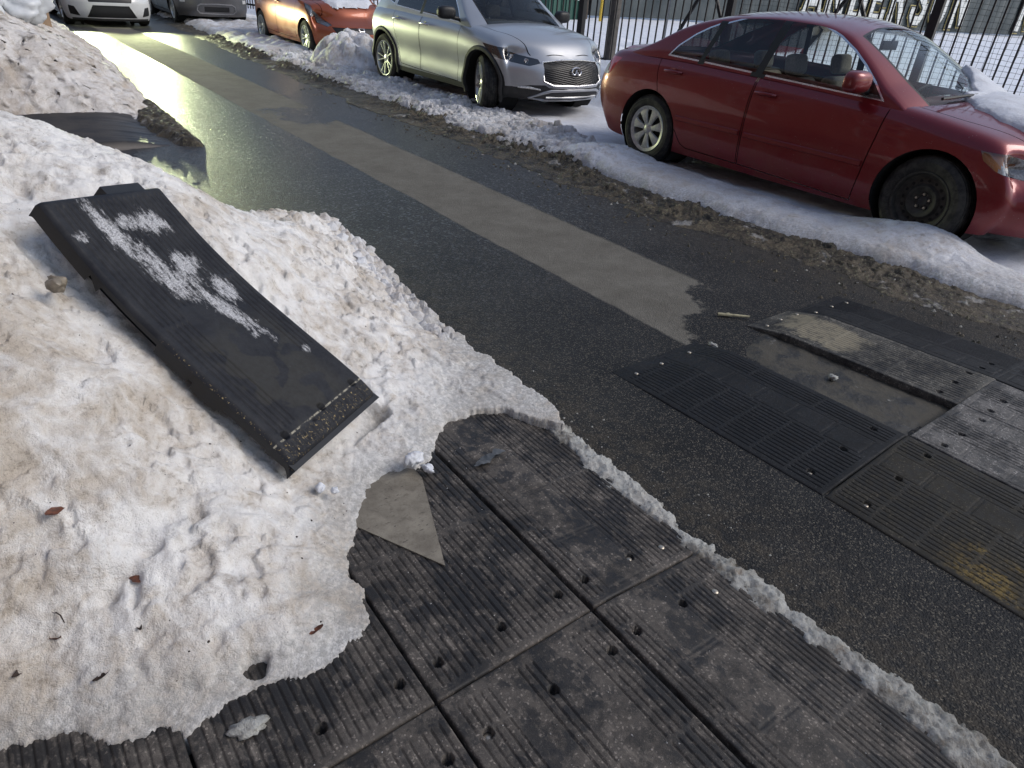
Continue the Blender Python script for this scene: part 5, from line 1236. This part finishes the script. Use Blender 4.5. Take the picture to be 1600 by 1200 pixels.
    b.tube([tuple(Tst @ Vector((0, 0, -.02))), tuple(Tst @ Vector((0, 0, -.3)))], .04, 8); b.build('steering_wheel', M['inside'], root, smooth=True)
    b = MB(); mp_ = sp.get('rvm', (cx + .42, 0, 1.26 + sc)); b.box((mp_[0] - .012, -.12, mp_[2] - .035), (mp_[0] + .012, .12, mp_[2] + .035)); b.tube([(mp_[0], 0, mp_[2]), (mp_[0] + .03, 0, mp_[2] + .07)], .01, 6); b.build('inner_mirror', M['inside'], root, bevel=.01)
    b = MB(); b.box((cx - 1.35, -.62, .5), (cx - 1.0, .62, .93 + sc)); b.build('parcel_shelf', M['inside'], root, bevel=.02)
    for s in (1, -1):
        b = MB(); b.box((cx - 1.2, s * .70 - .02, .3), (cx + .9, s * .70 + .02, .90)); b.build('door_card', M['inside'], root)
    if sp.get('number_bar'):
        z, w_ = sp['number_bar']
    return root, ysurf, zt, hw, zc, objs

# ---- red sedan
red = paint('red_paint', (.19, .004, .010), .35, .38, .28, film=(.17, .10, .085))
win_r = [(-.30, .99), (-.875, .975 + .035), (-.80, 1.33 - .01), (-.62, 1.375), (-.42, 1.395), (-.245, 1.40)]
win_q = [(-.925, 1.012), (-1.285, 1.022), (-1.22, 1.10), (-1.08, 1.205), (-.96, 1.27), (-.855, 1.312)]
win_f = [(.84, .945), (-.23, .985), (-.165, 1.40), (.0, 1.395), (.14, 1.37), (.30, 1.315), (.46, 1.235), (.60, 1.145), (.73, 1.045)]
door_r = smoothpoly([(-.262, .60), (-.255, 1.05), (-.80, 1.05), (-1.36, 1.05), (-1.37, .95), (-1.30, .70), (-1.16, .54), (-1.03, .42), (-.92, .28), (-.75, .245), (-.30, .235), (-.27, .30)], 2)
door_r = [(-.262, .235), (-.255, 1.1), (-1.36, 1.1), (-1.375, .99), (-1.355, .85), (-1.30, .68), (-1.20, .56), (-1.09, .47), (-1.00, .37), (-.93, .275), (-.86, .245)]
door_f = [(.86, .20), (.895, .45), (.925, .70), (.935, .93), (.90, 1.1), (-.238, 1.1), (-.244, .235)]
camry = dict(name='red_sedan', label='dirty dark red sedan with snow on its bonnet, parked nearest on the right', cat='car', paint=red, recess=red,
    front=2.36, rear=-2.42, xf=1.388, xr=-1.388, wz=.325, R=.325, Rr=.212, arch=.375, track=.875, wk=('steel', 'cover'), steer=-.10,
    zt=[(-2.42, .93), (-2.2, .97), (-1.7, 1.005), (-1.3, 1.01), (-.3, .985), (.5, .955), (.95, .925), (1.4, .865), (1.9, .78), (2.2, .70), (2.36, .63)],
    zb=[(-2.42, .30), (-2.0, .21), (-1.7, .19), (-.9, .175), (.9, .165), (1.8, .19), (2.36, .21)],
    hw=[(-2.42, .80), (-2.1, .865), (-1.5, .905), (-.6, .91), (.6, .91), (1.4, .905), (2.0, .86), (2.36, .78)],
    sec=[(0, .93), (.08, .965), (.25, .985), (.5, 1.0), (.75, .985), (.9, .95), (1, .905)],
    crown=[(-2.42, .03), (-1.5, .05), (.9, .05), (1.4, .075), (2.0, .06), (2.36, .02)],
    pf=[(0, .10), (.25, .02), (.45, 0), (.65, .02), (.85, .10), (1, .24)], pb=[(0, .14), (.25, .03), (.5, 0), (.7, .02), (.85, .06), (1, .10)], af=.42, ab=.20,
    zc=[(-2.05, .985), (-1.85, 1.055), (-1.6, 1.175), (-1.35, 1.285), (-1.05, 1.385), (-.7, 1.445), (-.3, 1.468), (.05, 1.458), (.30, 1.415), (.6, 1.29), (.9, 1.13), (1.15, .985), (1.28, .90)],
    lean=.47, wsw=.22, rsw=.18, gin=-.012, windows=[('side_window', win_f, 'glass'), ('side_window', win_r, 'glass'), ('quarter_window', win_q, 'glass')],
    pillars=[[(-.255, .93), (-.345, .93), (-.29, 1.42), (-.20, 1.42)], [(-.20, .93), (-.26, .93), (-.20, 1.42), (-.15, 1.42)], [(-.865, .98), (-.935, .98), (-.87, 1.34), (-.79, 1.34)]],
    ws=[(1.17, -.60), (1.24, -.3), (1.255, 0), (1.24, .3), (1.17, .60), (.42, .535), (.37, .25), (.36, 0), (.37, -.25), (.42, -.535)],
    rw=[(-1.86, -.52), (-1.92, 0), (-1.86, .52), (-1.16, .50), (-1.12, 0), (-1.16, -.50)],
    cabin=(-1.75, .95), doors=[door_r, door_f], handles=[(-1.16, .885), (-.11, .845)], mirror=(.68, 1.05), seatx=.0, rvm=(.36, 0, 1.27),
    lights=[('headlight', 'lens', [(.45, .60), (.60, .57), (.80, .615), (.95, .70), (.95, .77), (.80, .75), (.60, .70), (.47, .665)], (1, 2), (1, 2, 3, 4), 0),
            ('tail_lamp', 'red', [(.45, .86), (.95, .91), (.95, .74), (.80, .74), (.62, .76), (.45, .78)], (1, 2), (1, 2, 5), 0),
            ('lower_grille', 'grille', [(-.5, .26), (.5, .26), (.46, .42), (-.46, .42)], 'mid', (4,), -.02),
            ('grille', 'grille', [(-.38, .50), (.38, .50), (.42, .62), (-.42, .62)], 'mid', (4,), -.02)],
    sidepoly={'headlight': [(1.64, .745), (1.95, .74), (1.95, .585), (1.78, .635), (1.68, .69)], 'tail_lamp': [(-1.91, .925), (-2.40, .93), (-2.40, .745), (-2.04, .755)]},
    toplines=[[(2.02, -.55), (2.10, 0), (2.02, .55), (1.4, .68), (1.08, .70), (1.16, 0), (1.08, -.70), (1.4, -.68)]])
rootc, ys_c, zt_c, hw_c, zc_c, objs = build_car(camry)
# headlight interior (amber + reflector), body-side mouldings, spoiler lip, bright tail lamp patch
def strip_side(root, ysf, pts, wd, th, mat, name, s):
    b = MB(); v = []
    for (x, z) in pts:
        y = ysf(x, z)
        for dz, dy in ((wd / 2, 0), (wd / 2 * .7, th), (-wd / 2 * .7, th), (-wd / 2, 0)): v.append((x, s * (y + dy), z + dz))
    b.add(v, [(4 * i + j, 4 * i + j + 1, 4 * i + 5 + j, 4 * i + 4 + j) for i in range(len(pts) - 1) for j in range(3)])
    return b.build(name, mat, root, smooth=True)
for s in (1, -1):
    ds = sorted([o for o in rootc.children if o.name.split('.')[0] == 'door' and o.data.vertices[0].co.y * s > 0], key=lambda o: o.data.vertices[0].co.x + o.data.vertices[-1].co.x)
    strip_side(ds[0], ys_c, [(x, .50 - .0 * x) for x in np.linspace(-1.02, -.28, 9)], .045, .009, red, 'side_moulding', s)
    strip_side(ds[-1], ys_c, [(x, .495) for x in np.linspace(-.22, .88, 13)], .045, .009, red, 'side_moulding', s)
    par = [o for o in rootc.children if o.name.startswith('headlight') and o.data.vertices[0].co.y * s > 0]
    par = par[0] if par else rootc
    xs_ = [v.co.x for v in par.data.vertices]
    V = [(v.co.x - .03, v.co.y - s * .03, v.co.z) for v in par.data.vertices]; F = [tuple(p.vertices) for p in par.data.polygons]
    Fa = [f for f in F if sum(V[i][0] for i in f) / len(f) < min(xs_) + .14]; Fb = [f for f in F if f not in Fa]
    if Fa: meshob('indicator', V, Fa, M['amber'], par)
    if Fb: meshob('reflector', V, Fb, M['whitelens'], par)
    tl = [o for o in rootc.children if o.name.startswith('tail_lamp') and o.data.vertices[0].co.y * s > 0]
    if tl:
        tl = tl[0]; V = [(v.co.x - .002, v.co.y + s * .003, v.co.z) for v in tl.data.vertices]; F = [tuple(p.vertices) for p in tl.data.polygons]
        Fb = [f for f in F if sum(V[i][2] for i in f) / len(f) < .845 and sum(V[i][0] for i in f) / len(f) < -2.07]
        if Fb: meshob('reversing_lamp', V, Fb, M['whitelens'], tl)
b = MB(); n = 22; v = []
for k in range(n):
    y = -.62 + 1.24 * k / (n - 1); x = -2.17 + .13 * abs(y / .62) ** 2.5; z = 1.012 - .030 * abs(y / .62) ** 3
    for dx, dz in ((.10, -.02), (.05, .010), (-.03, .026), (-.045, .018), (-.03, -.02)): v.append((x + dx, y, z + dz - .01))
b.add(v, [(5 * i + j, 5 * i + j + 1, 5 * i + 6 + j, 5 * i + 5 + j) for i in range(n - 1) for j in range(4)]); b.build('spoiler_lip', red, rootc, smooth=True)
b = MB(); b.tube([(1.13, .55, 1.0), (1.16, .2, 1.005), (1.17, -.2, 1.005), (1.15, -.55, .99)], .012, 6); b.build('wiper', M['dark'], rootc, smooth=True)
rootc.location = (6.30, 3.49, 0); rootc.rotation_euler = (0, 0, R_(-90))

# snow lying on the red bonnet and lower windscreen (a thing of its own)
Xb_, Yb_ = grid(.72, 2.15, -.70, .80, .012)
def hoodz(x, y):
    v = np.clip(np.abs(y) / (hw_c(x) * .905), 0, 1); cr = np.interp(x, [.9, 1.4, 2.0, 2.36], [.05, .075, .06, .02])
    lo = zt_c(x) + cr * (1 - v ** 2.2)
    zb2 = zt_c(x) - .03; H = np.maximum(zc_c(x) - zb2, .004); c_ = np.minimum(.07, H * .35); wt = (hw_c(x) * .905 + .012) - .47 * (H - c_) ** 1.12
    up = zb2 + H - c_ * np.clip(np.abs(y) / wt, 0, 1) ** 2.4
    return np.maximum(lo, np.where(x < 1.25, up, 0))
outl = [(2.05, -.46), (1.75, -.47), (1.55, -.44), (1.42, -.36), (1.30, -.33), (1.22, -.20), (1.12, -.10), (1.10, .12), (1.0, .22), (.92, .40), (.80, .50), (.84, .60), (1.2, .66), (1.8, .60), (2.05, .5)]
sd_ = sdist(Xb_ + .03 * fbm(Xb_, Yb_, 6, 4, 3), Yb_ + .03 * fbm(Xb_, Yb_, 6, 4, 9), outl)
Zh = hoodz(Xb_, Yb_) + np.where(sd_ > 0, .015 + .065 * (1 - np.exp(-np.maximum(sd_, 0) / .09)) + .012 * fbm(Xb_, Yb_, 5, 4, 5) * np.clip(sd_ / .1, 0, 1), sd_ * 1.2 - .004)
o = hsurf('snow_patch', Xb_, Yb_, Zh, M['snow_blue'], sd_ > -.015, label='white snow sheet lying on the bonnet and windscreen corner of the red sedan', cat='snow patch')
o.location = rootc.location; o.rotation_euler = rootc.rotation_euler

# ---- silver crossover
silver = paint('silver_paint', (.46, .475, .50), .55, .25, .34)
M['clad'] = simple('grey_black_cladding', (.03, .03, .03), .62, 0, .25, 20)
qx = dict(name='silver_crossover', label='silver crossover with black mesh grille and snow-free bonnet, behind the red sedan', cat='car', paint=silver,
    front=2.235, rear=-2.19, xf=1.33, xr=-1.35, wz=.345, R=.345, Rr=.245, arch=.395, track=.875, wk=('alloy', 'alloy'), steer=-.42, chromeh=True, mirrmat=M['dark'], lips=True, clad_z=(.30, .40),
    zt=[(-2.19, .98), (-1.9, 1.03), (-1.2, 1.06), (-.3, 1.03), (.6, 1.005), (.95, .985), (1.4, .93), (1.8, .86), (2.05, .80), (2.235, .73)],
    zb=[(-2.19, .34), (-1.7, .25), (0, .23), (1.8, .23), (2.235, .24)],
    hw=[(-2.19, .78), (-1.8, .87), (-1.3, .905), (-.5, .90), (.5, .89), (1.3, .905), (1.8, .87), (2.235, .78)],
    sec=[(0, .93), (.15, .97), (.35, .955), (.55, .985), (.72, 1.0), (.88, .975), (1, .915)],
    crown=[(-2.19, .02), (0, .05), (.9, .07), (1.5, .10), (2.0, .08), (2.235, .03)],
    pf=[(0, .10), (.15, .02), (.35, .0), (.6, .03), (.8, .06), (1, .20)], pb=[(0, .10), (.3, .0), (.6, .02), (1, .16)], af=.40, ab=.34,
    zc=[(-2.0, 1.03), (-1.8, 1.17), (-1.5, 1.34), (-1.1, 1.46), (-.6, 1.52), (0, 1.53), (.25, 1.50), (.5, 1.41), (.8, 1.25), (1.05, 1.11), (1.25, .97)],
    lean=.50, wsw=.22, rsw=.2, gin=-.005, framemat='chrome', trim=.012,
    windows=[('side_window', [(.72, 1.01), (-.26, 1.06), (-.24, 1.44), (.0, 1.44), (.18, 1.41), (.40, 1.28), (.58, 1.14)], 'gdark'), ('side_window', [(-.33, 1.065), (-1.02, 1.10), (-.98, 1.37), (-.8, 1.41), (-.31, 1.44)], 'gdark'), ('quarter_window', [(-1.10, 1.12), (-1.44, 1.19), (-1.25, 1.29), (-1.06, 1.36)], 'gdark')],
    pillars=[[(-.26, 1.03), (-.33, 1.03), (-.31, 1.47), (-.24, 1.47)]],
    ws=[(1.13, -.60), (1.19, 0), (1.13, .60), (.40, .54), (.33, 0), (.40, -.54)], rw=[(-1.85, -.5), (-1.9, 0), (-1.85, .5), (-1.3, .5), (-1.27, 0), (-1.3, -.5)],
    cabin=(-1.7, .9), doors=[[(-.24, .32), (-.24, 1.15), (-1.0, 1.15), (-1.01, .98), (-.93, .72), (-.86, .50), (-.80, .34)], [(.76, .30), (.78, .6), (.79, 1.0), (.76, 1.15), (-.222, 1.15), (-.222, .32)]],
    handles=[(-.86, .93), (-.08, .92)], mirror=(.66, 1.11), seatx=.0, seatz=.05, rvm=(.36, 0, 1.33),
    lights=[('grille', 'grille', [(-.36, .43), (.36, .43), (.47, .47), (.445, .68), (0, .715), (-.445, .68), (-.47, .47)], 'mid', (4, 3), -.018),
            ('headlight', 'lens', [(.47, .665), (.60, .63), (.74, .655), (.95, .78), (.95, .83), (.78, .79), (.62, .735), (.47, .705)], (1, 2), (1, 2, 3, 4), 0),
            ('lower_trim', 'clad', [(-.95, .23), (.95, .23), (.95, .37), (.70, .385), (.60, .42), (.45, .43), (.40, .40), (0, .39), (-.40, .40), (-.45, .43), (-.60, .42), (-.70, .385), (-.95, .37)], 'mid', (4,), 0),
            ('tail_lamp', 'red', [(.4, .95), (.95, .98), (.95, .84), (.4, .86)], (1, 2), (1, 2, 5), 0)],
    sidepoly={'headlight': [(1.36, .83), (1.9, .79), (1.9, .655), (1.58, .70)], 'tail_lamp': [(-1.75, 1.0), (-2.1, .98), (-2.1, .85), (-1.8, .88)]},
    toplines=[[(1.98, -.50), (2.06, 0), (1.98, .50), (1.4, .70), (1.06, .72), (1.13, 0), (1.06, -.72), (1.4, -.70)]])
rootq, ys_q, zt_q, hw_q, zc_q, objs = build_car(qx)
# grille mesh, frame, emblem, skid frame, fog lamps
def xfront(sp, y, z):
    t_ = float(np.clip((z - pch(sp['zb'])(sp['front'])) / (pch(sp['zt'])(sp['front']) - pch(sp['zb'])(sp['front'])), 0, 1))
    v = min(1, abs(y) / (float(pch(sp['hw'])(sp['front'])) * float(pch(sp['sec'])(t_))))
    return sp['front'] - sp['af'] * v ** 3.2 - float(pch(sp['pf'])(t_)) 
def front_tube(sp, pts, r, off, b, closed=False, n=6):
    P = [(xfront(sp, y, z) + off, y, z) for y, z in pts]; b.tube(P, r, n, closed=closed)
gp = [(-.36, .43), (0, .42), (.36, .43), (.47, .47), (.445, .68), (.22, .70), (0, .705), (-.22, .70), (-.445, .68), (-.47, .47)]
grq = [o for o in rootq.children if o.name.startswith('grille')][0]
b = MB(); front_tube(qx, gp, .011, .004, b, True, 8); b.build('grille_frame', M['chrome'], grq, smooth=True)
b = MB()
for k in range(16):     # wavy diagonal mesh
    z = .37 + k * .024
    for sg in (1, -1):
        pts = [(sg * y, z + .08 * (y / .46) ) for y in np.linspace(0, .45, 7)]
        pts = [p for p in pts if inpoly(p[0], p[1], gp)]
        if len(pts) > 1: front_tube(qx, pts, .0045, -.008, b)
b.build('grille_mesh', simple('grille_black_gloss', (.03, .03, .033), .25, .3), grq, smooth=True)
b = MB(); EM = [(.075 * math.cos(a), .585 + .045 * math.sin(a)) for a in [math.radians(q) for q in range(-58, 239, 12)]]
EM2 = [EM[0], (.022, .553), (.0, .605), (-.022, .553), EM[-1]]
front_tube(qx, EM, .0085, .012, b); front_tube(qx, EM2, .0085, .012, b); b.build('emblem', M['chrome'], grq, smooth=True)
b = MB(); sk = [(-.56, .27), (-.42, .375), (.42, .375), (.56, .27), (.44, .245), (-.44, .245)]
front_tube(qx, [(-.58, .27), (-.46, .34), (-.38, .365), (0, .37), (.38, .365), (.46, .34), (.58, .27), (.42, .25), (0, .245), (-.42, .25)], .017, .008, b, True, 8)
front_tube(qx, [(-.42, .285), (0, .28), (.42, .285)], .014, .012, b); b.build('skid_frame', silver, rootq, smooth=True)
b = MB()
for sg in (1, -1): front_tube(qx, [(sg * .50, .375), (sg * .60, .39), (sg * .70, .385)], [.008, .016, .010], .004, b)
b.build('fog_lamp', M['whitelens'], rootq, smooth=True)
for s in (1, -1):
    par = [o for o in rootq.children if o.name.startswith('headlight') and o.data.vertices[0].co.y * s > 0]
    if par:
        par = par[0]; V = [(v.co.x - .035, v.co.y - s * .02, v.co.z) for v in par.data.vertices]; F = [tuple(p.vertices) for p in par.data.polygons]; xm = min(v[0] for v in V)
        meshob('lamp_housing', V, F, M['dark'], par)
        b = MB()
        for (y, z, r) in ((.70, .70, .035), (.60, .68, .028)): b.lathe([(0, .0), (r * .6, .004), (r * .8, -.004), (r, .006), (r, -.02)], 18, Matrix.Translation((xfront(qx, y, z) - .004, s * y, z)) @ Matrix.Rotation(R_(-90), 4, 'Z'))
        b.build('projector', M['chrome'], par, smooth=True)
rootq.location = (6.24, 9.13, 0); rootq.rotation_euler = (0, 0, R_(-90))

# ---- orange hatchback
orange = paint('orange_paint', (.33, .07, .018), .4, .35, .3)
fit = dict(name='orange_hatchback', label='orange hatchback with snow on its windscreen, parked behind the snow mound', cat='car', paint=orange, recess=orange,
    front=2.05, rear=-2.0, xf=1.22, xr=-1.26, wz=.30, R=.30, Rr=.205, arch=.345, track=.83, wk=('alloy', 'alloy'),
    zt=[(-2.0, .90), (-1.5, .99), (-.8, 1.0), (0, .97), (.7, .94), (1.0, .93), (1.4, .86), (1.7, .78), (2.05, .66)],
    zb=[(-2.0, .28), (-1.5, .2), (1.5, .18), (2.05, .19)], hw=[(-2.0, .76), (-1.5, .83), (-.5, .85), (.6, .85), (1.3, .84), (1.8, .80), (2.05, .73)],
    sec=[(0, .93), (.2, .985), (.5, 1.0), (.75, .985), (.9, .95), (1, .90)], crown=[(-2.0, .02), (.9, .06), (1.5, .09), (2.05, .03)],
    pf=[(0, .07), (.3, 0), (.55, .02), (.75, .10), (1, .34)], pb=[(0, .08), (.4, .0), (1, .10)], af=.42, ab=.3,
    zc=[(-1.97, .95), (-1.85, 1.20), (-1.6, 1.42), (-1.2, 1.49), (-.5, 1.525), (0, 1.51), (.3, 1.44), (.7, 1.27), (1.1, 1.08), (1.42, .92)],
    lean=.42, wsw=.25, rsw=.12, windows=[('side_window', [(.62, 1.0), (-.26, 1.02), (-.24, 1.42), (.0, 1.42), (.2, 1.36), (.45, 1.2)], 'gdark'), ('side_window', [(-.33, 1.02), (-1.15, 1.05), (-1.1, 1.38), (-.31, 1.42)], 'gdark')], framemat='dark',
    pillars=[[(-.26, 1.0), (-.33, 1.0), (-.31, 1.45), (-.24, 1.45)]],
    ws=[(1.28, -.60), (1.34, 0), (1.28, .60), (.45, .52), (.38, 0), (.45, -.52)], rw=[(-1.9, -.5), (-1.93, 0), (-1.9, .5), (-1.66, .5), (-1.64, 0), (-1.66, -.5)],
    cabin=(-1.7, .9), doors=[[(-.25, .25), (-.25, 1.1), (-1.25, 1.1), (-1.2, .75), (-1.0, .55), (-.88, .28)], [(.75, .24), (.80, .6), (.80, 1.1), (-.235, 1.1), (-.235, .25)]],
    handles=[(-1.02, .86), (-.12, .84)], mirror=(.72, 1.04), seatx=-.05, seatz=.05,
    lights=[('headlight', 'lens', [(.50, .56), (.58, .53), (.75, .60), (.95, .74), (.95, .86), (.80, .84), (.62, .70)], (1, 2), (1, 2, 3, 4), 0),
            ('grille', 'grille', [(-.48, .43), (.48, .43), (.52, .53), (-.52, .53)], 'mid', (4,), -.012), ('lower_grille', 'grille', [(-.55, .24), (.55, .24), (.5, .34), (-.5, .34)], 'mid', (4,), -.012),
            ('tail_lamp', 'red', [(.5, .95), (.95, .98), (.95, .78), (.5, .78)], (1, 2), (1, 2, 5), 0)],
    sidepoly={'headlight': [(1.14, .885), (1.7, .82), (1.7, .58), (1.40, .71)], 'tail_lamp': [(-1.72, .96), (-2.0, .95), (-2.0, .74), (-1.80, .76)]},
    toplines=[[(1.72, -.52), (1.78, 0), (1.72, .52), (1.15, .66), (1.28, 0), (1.15, -.66)]])
rootf, ys_f, zt_f, hw_f, zc_f, objs = build_car(fit)
b = MB()
for pts in ([(-.042, .445), (-.05, .515)], [(.042, .445), (.05, .515)], [(-.044, .478), (.044, .478)]): front_tube(fit, pts, .009, .014, b)
front_tube(fit, [(-.055, .435), (.055, .435), (.072, .525), (-.072, .525)], .006, .012, b, True); b.build('emblem', M['chrome'], rootf, smooth=True)
for s in (1, -1):
    par = [o for o in rootf.children if o.name.startswith('headlight') and o.data.vertices[0].co.y * s > 0]
    if par:
        par = par[0]; V = [(v.co.x - .03, v.co.y - s * .03, v.co.z) for v in par.data.vertices]; F = [tuple(p.vertices) for p in par.data.polygons]; meshob('reflector', V, F, M['whitelens'], par)
rootf.location = (6.36, 15.32, 0); rootf.rotation_euler = (0, 0, R_(-90))
X, Y = grid(.75, 1.62, -.5, .62, .02); v_ = np.clip(np.abs(Y) / (hw_f(X) * .9), 0, 1)
lo = zt_f(X) + np.interp(X, [.9, 1.5, 2.05], [.06, .09, .03]) * (1 - v_ ** 2.2); zb2 = zt_f(X) - .03; H = np.maximum(zc_f(X) - zb2, .004)
hz = np.maximum(lo, np.where(X < 1.4, zb2 + H - .06 * (np.abs(Y) / .6) ** 2.4, 0)); sd_ = sdist(X + .03 * fbm(X, Y, 5, 3, 3), Y, [(.8, -.4), (.8, .5), (1.3, .58), (1.56, .3), (1.58, -.3), (1.4, -.45)])
o = hsurf('snow_patch', X, Y, hz + np.where(sd_ > 0, .012 + .05 * (1 - np.exp(-np.maximum(sd_, 0) / .08)), sd_), M['snow_blue'], sd_ > -.02, label='white snow lying on the bonnet and windscreen of the orange hatchback', cat='snow patch')
o.location = rootf.location; o.rotation_euler = rootf.rotation_euler

# ---- grey boxy car and approaching white car (only their noses reach the frame)
grey = paint('grey_paint', (.10, .105, .115), .4, .5, .35)
box_car = dict(fit); box_car.update(sidepoly={'headlight': [(1.45, .86), (1.95, .86), (1.95, .69), (1.6, .70)]}, name='grey_crossover', label='grey car with a ringed bumper opening at the top edge, left of the orange hatchback', paint=grey, recess=grey, chromeh=False,
    front=2.07, rear=-2.05, xf=1.26, xr=-1.30, wz=.33, R=.33, arch=.375, track=.87,
    zt=[(-2.05, 1.0), (-1.5, 1.05), (0, 1.05), (1.0, 1.03), (1.6, 1.0), (2.07, .93)], zb=[(-2.05, .28), (-1.5, .22), (1.5, .2), (2.07, .22)],
    hw=[(-2.05, .80), (-1.5, .88), (0, .90), (1.3, .90), (1.8, .88), (2.07, .83)], pf=[(0, .08), (.25, 0), (.7, .0), (1, .10)], af=.28,
    zc=[(-2.0, 1.02), (-1.9, 1.3), (-1.7, 1.58), (-1.2, 1.66), (-.2, 1.67), (.15, 1.62), (.5, 1.42), (.85, 1.16), (1.05, 1.02)],
    windows=[('side_window', [(.45, 1.12), (-.26, 1.12), (-.24, 1.54), (.0, 1.54), (.15, 1.5)], 'gdark'), ('side_window', [(-.33, 1.12), (-1.4, 1.14), (-1.35, 1.52), (-.31, 1.54)], 'gdark')], pillars=[],
    ws=[(.92, -.62), (.97, 0), (.92, .62), (.32, .58), (.28, 0), (.32, -.58)], rw=[(-1.93, -.5), (-1.95, 0), (-1.93, .5), (-1.78, .5), (-1.76, 0), (-1.78, -.5)], cabin=(-1.6, .7), mirror=(.5, 1.14), seatx=-.1, seatz=.12,
    doors=[[(-.25, .28), (-.25, 1.2), (-1.25, 1.2), (-1.2, .8), (-.95, .55), (-.85, .3)], [(.75, .27), (.80, .6), (.80, 1.2), (-.235, 1.2), (-.235, .28)]],
    lights=[('headlight', 'lens', [(.55, .68), (.95, .70), (.95, .86), (.60, .84)], (1, 2), (1, 2, 4), 0), ('grille', 'grille', [(-.45, .70), (.45, .70), (.45, .80), (-.45, .80)], 'mid', (4,), -.012),
            ('bumper_opening', 'grille', [(-.30, .33), (.30, .33), (.30, .44), (-.30, .44)], 'mid', (4,), -.012), ('fog_lamp', 'white', [(.70, .52), (.80, .52), (.80, .60), (.70, .60)], (1, 2), (4, 1, 2), 0)],
    toplines=[])
rootg, *_ = build_car(box_car)
b = MB(); front_tube(box_car, [(-.40, .29), (0, .28), (.40, .29), (.47, .36), (.45, .45), (.38, .49), (0, .50), (-.38, .49), (-.45, .45), (-.47, .36)], .016, .006, b, True); b.build('bumper_ring', simple('mid_grey_plastic', (.22, .22, .23), .5), rootg, smooth=True)
rootg.location = (5.55, 21.9, 0); rootg.rotation_euler = (0, 0, R_(-90))

whitep = paint('white_paint', (.70, .71, .70), .0, .35, .3)
t = Mt('lit_lamp'); M['lit'] = t.set((.8, .85, .7), .3, 0, Emission_Color=(.93, 1.0, .72, 1), Emission_Strength=25.0)
wc = dict(fit); wc.update(sidepoly={'headlight': [(1.7, .76), (2.1, .76), (2.1, .66), (1.85, .68)]}, name='white_car', label='white car driving towards us up the road with its headlights on', paint=whitep, recess=whitep, chromeh=False,
    front=2.35, rear=-2.3, xf=1.40, xr=-1.40, wz=.335, R=.335, arch=.385, track=.875,
    zt=[(-2.3, .98), (-1.5, 1.02), (0, .98), (1.0, .96), (1.6, .90), (2.35, .76)], zb=[(-2.3, .28), (-1.5, .2), (1.5, .17), (2.35, .14)],
    hw=[(-2.3, .80), (-1.5, .90), (0, .915), (1.4, .91), (2.0, .88), (2.35, .82)], pf=[(0, .05), (.25, 0), (.6, .0), (1, .22)], af=.30, ab=.3,
    zc=[(-2.2, 1.0), (-1.9, 1.2), (-1.4, 1.42), (-.7, 1.50), (-.1, 1.50), (.25, 1.44), (.7, 1.23), (1.1, 1.03), (1.25, .93)],
    ws=[(1.1, -.60), (1.16, 0), (1.1, .60), (.42, .55), (.36, 0), (.42, -.55)], rw=[(-1.95, -.5), (-2.0, 0), (-1.95, .5), (-1.4, .5), (-1.36, 0), (-1.4, -.5)], cabin=(-1.8, .9),
    doors=[[(-.25, .25), (-.25, 1.1), (-1.3, 1.1), (-1.3, .8), (-1.05, .55), (-.9, .28)], [(.85, .24), (.9, .6), (.9, 1.1), (-.235, 1.1), (-.235, .25)]], mirror=(.7, 1.06), seatx=0, seatz=.03,
    lights=[('headlight', 'lit', [(.55, .62), (.75, .60), (.95, .68), (.95, .76), (.75, .72), (.55, .69)], (1, 2), (1, 2, 4), 0),
            ('lower_grille', 'grille', [(-.50, .20), (.50, .20), (.36, .44), (-.36, .44)], 'mid', (4,), -.02), ('lower_lip', 'clad', [(-.95, .13), (.95, .13), (.95, .17), (.6, .185), (-.6, .185), (-.95, .17)], 'mid', (4,), 0),
            ('grille', 'grille', [(-.42, .50), (.42, .50), (.48, .66), (-.48, .66)], 'mid', (4,), -.015), ('side_vent', 'grille', [(.62, .22), (.80, .25), (.80, .42), (.70, .40)], (1, 2), (4, 1, 2), -.008)],
    mats={'lit': M['lit']}, toplines=[])
rootw, *_ = build_car(wc)
rootw.location = (3.02, 21.2, 0); rootw.rotation_euler = (0, 0, R_(-90))
for s in (1, -1):
    sl_ = bpy.data.lights.new('headlight_beam', 'SPOT'); sl_.energy = HEAD_W; sl_.spot_size = R_(75); sl_.spot_blend = .8; sl_.color = (.92, 1.0, .55); sl_.shadow_soft_size = .09
    lo_ = bpy.data.objects.new('headlight_beam', sl_); C.objects.link(lo_); lo_.parent = rootw; lo_.location = (2.38, s * .68, .66)
    lo_.rotation_euler = Vector((-1, s * -.02, .055)).to_track_quat('Z', 'Y').to_euler()
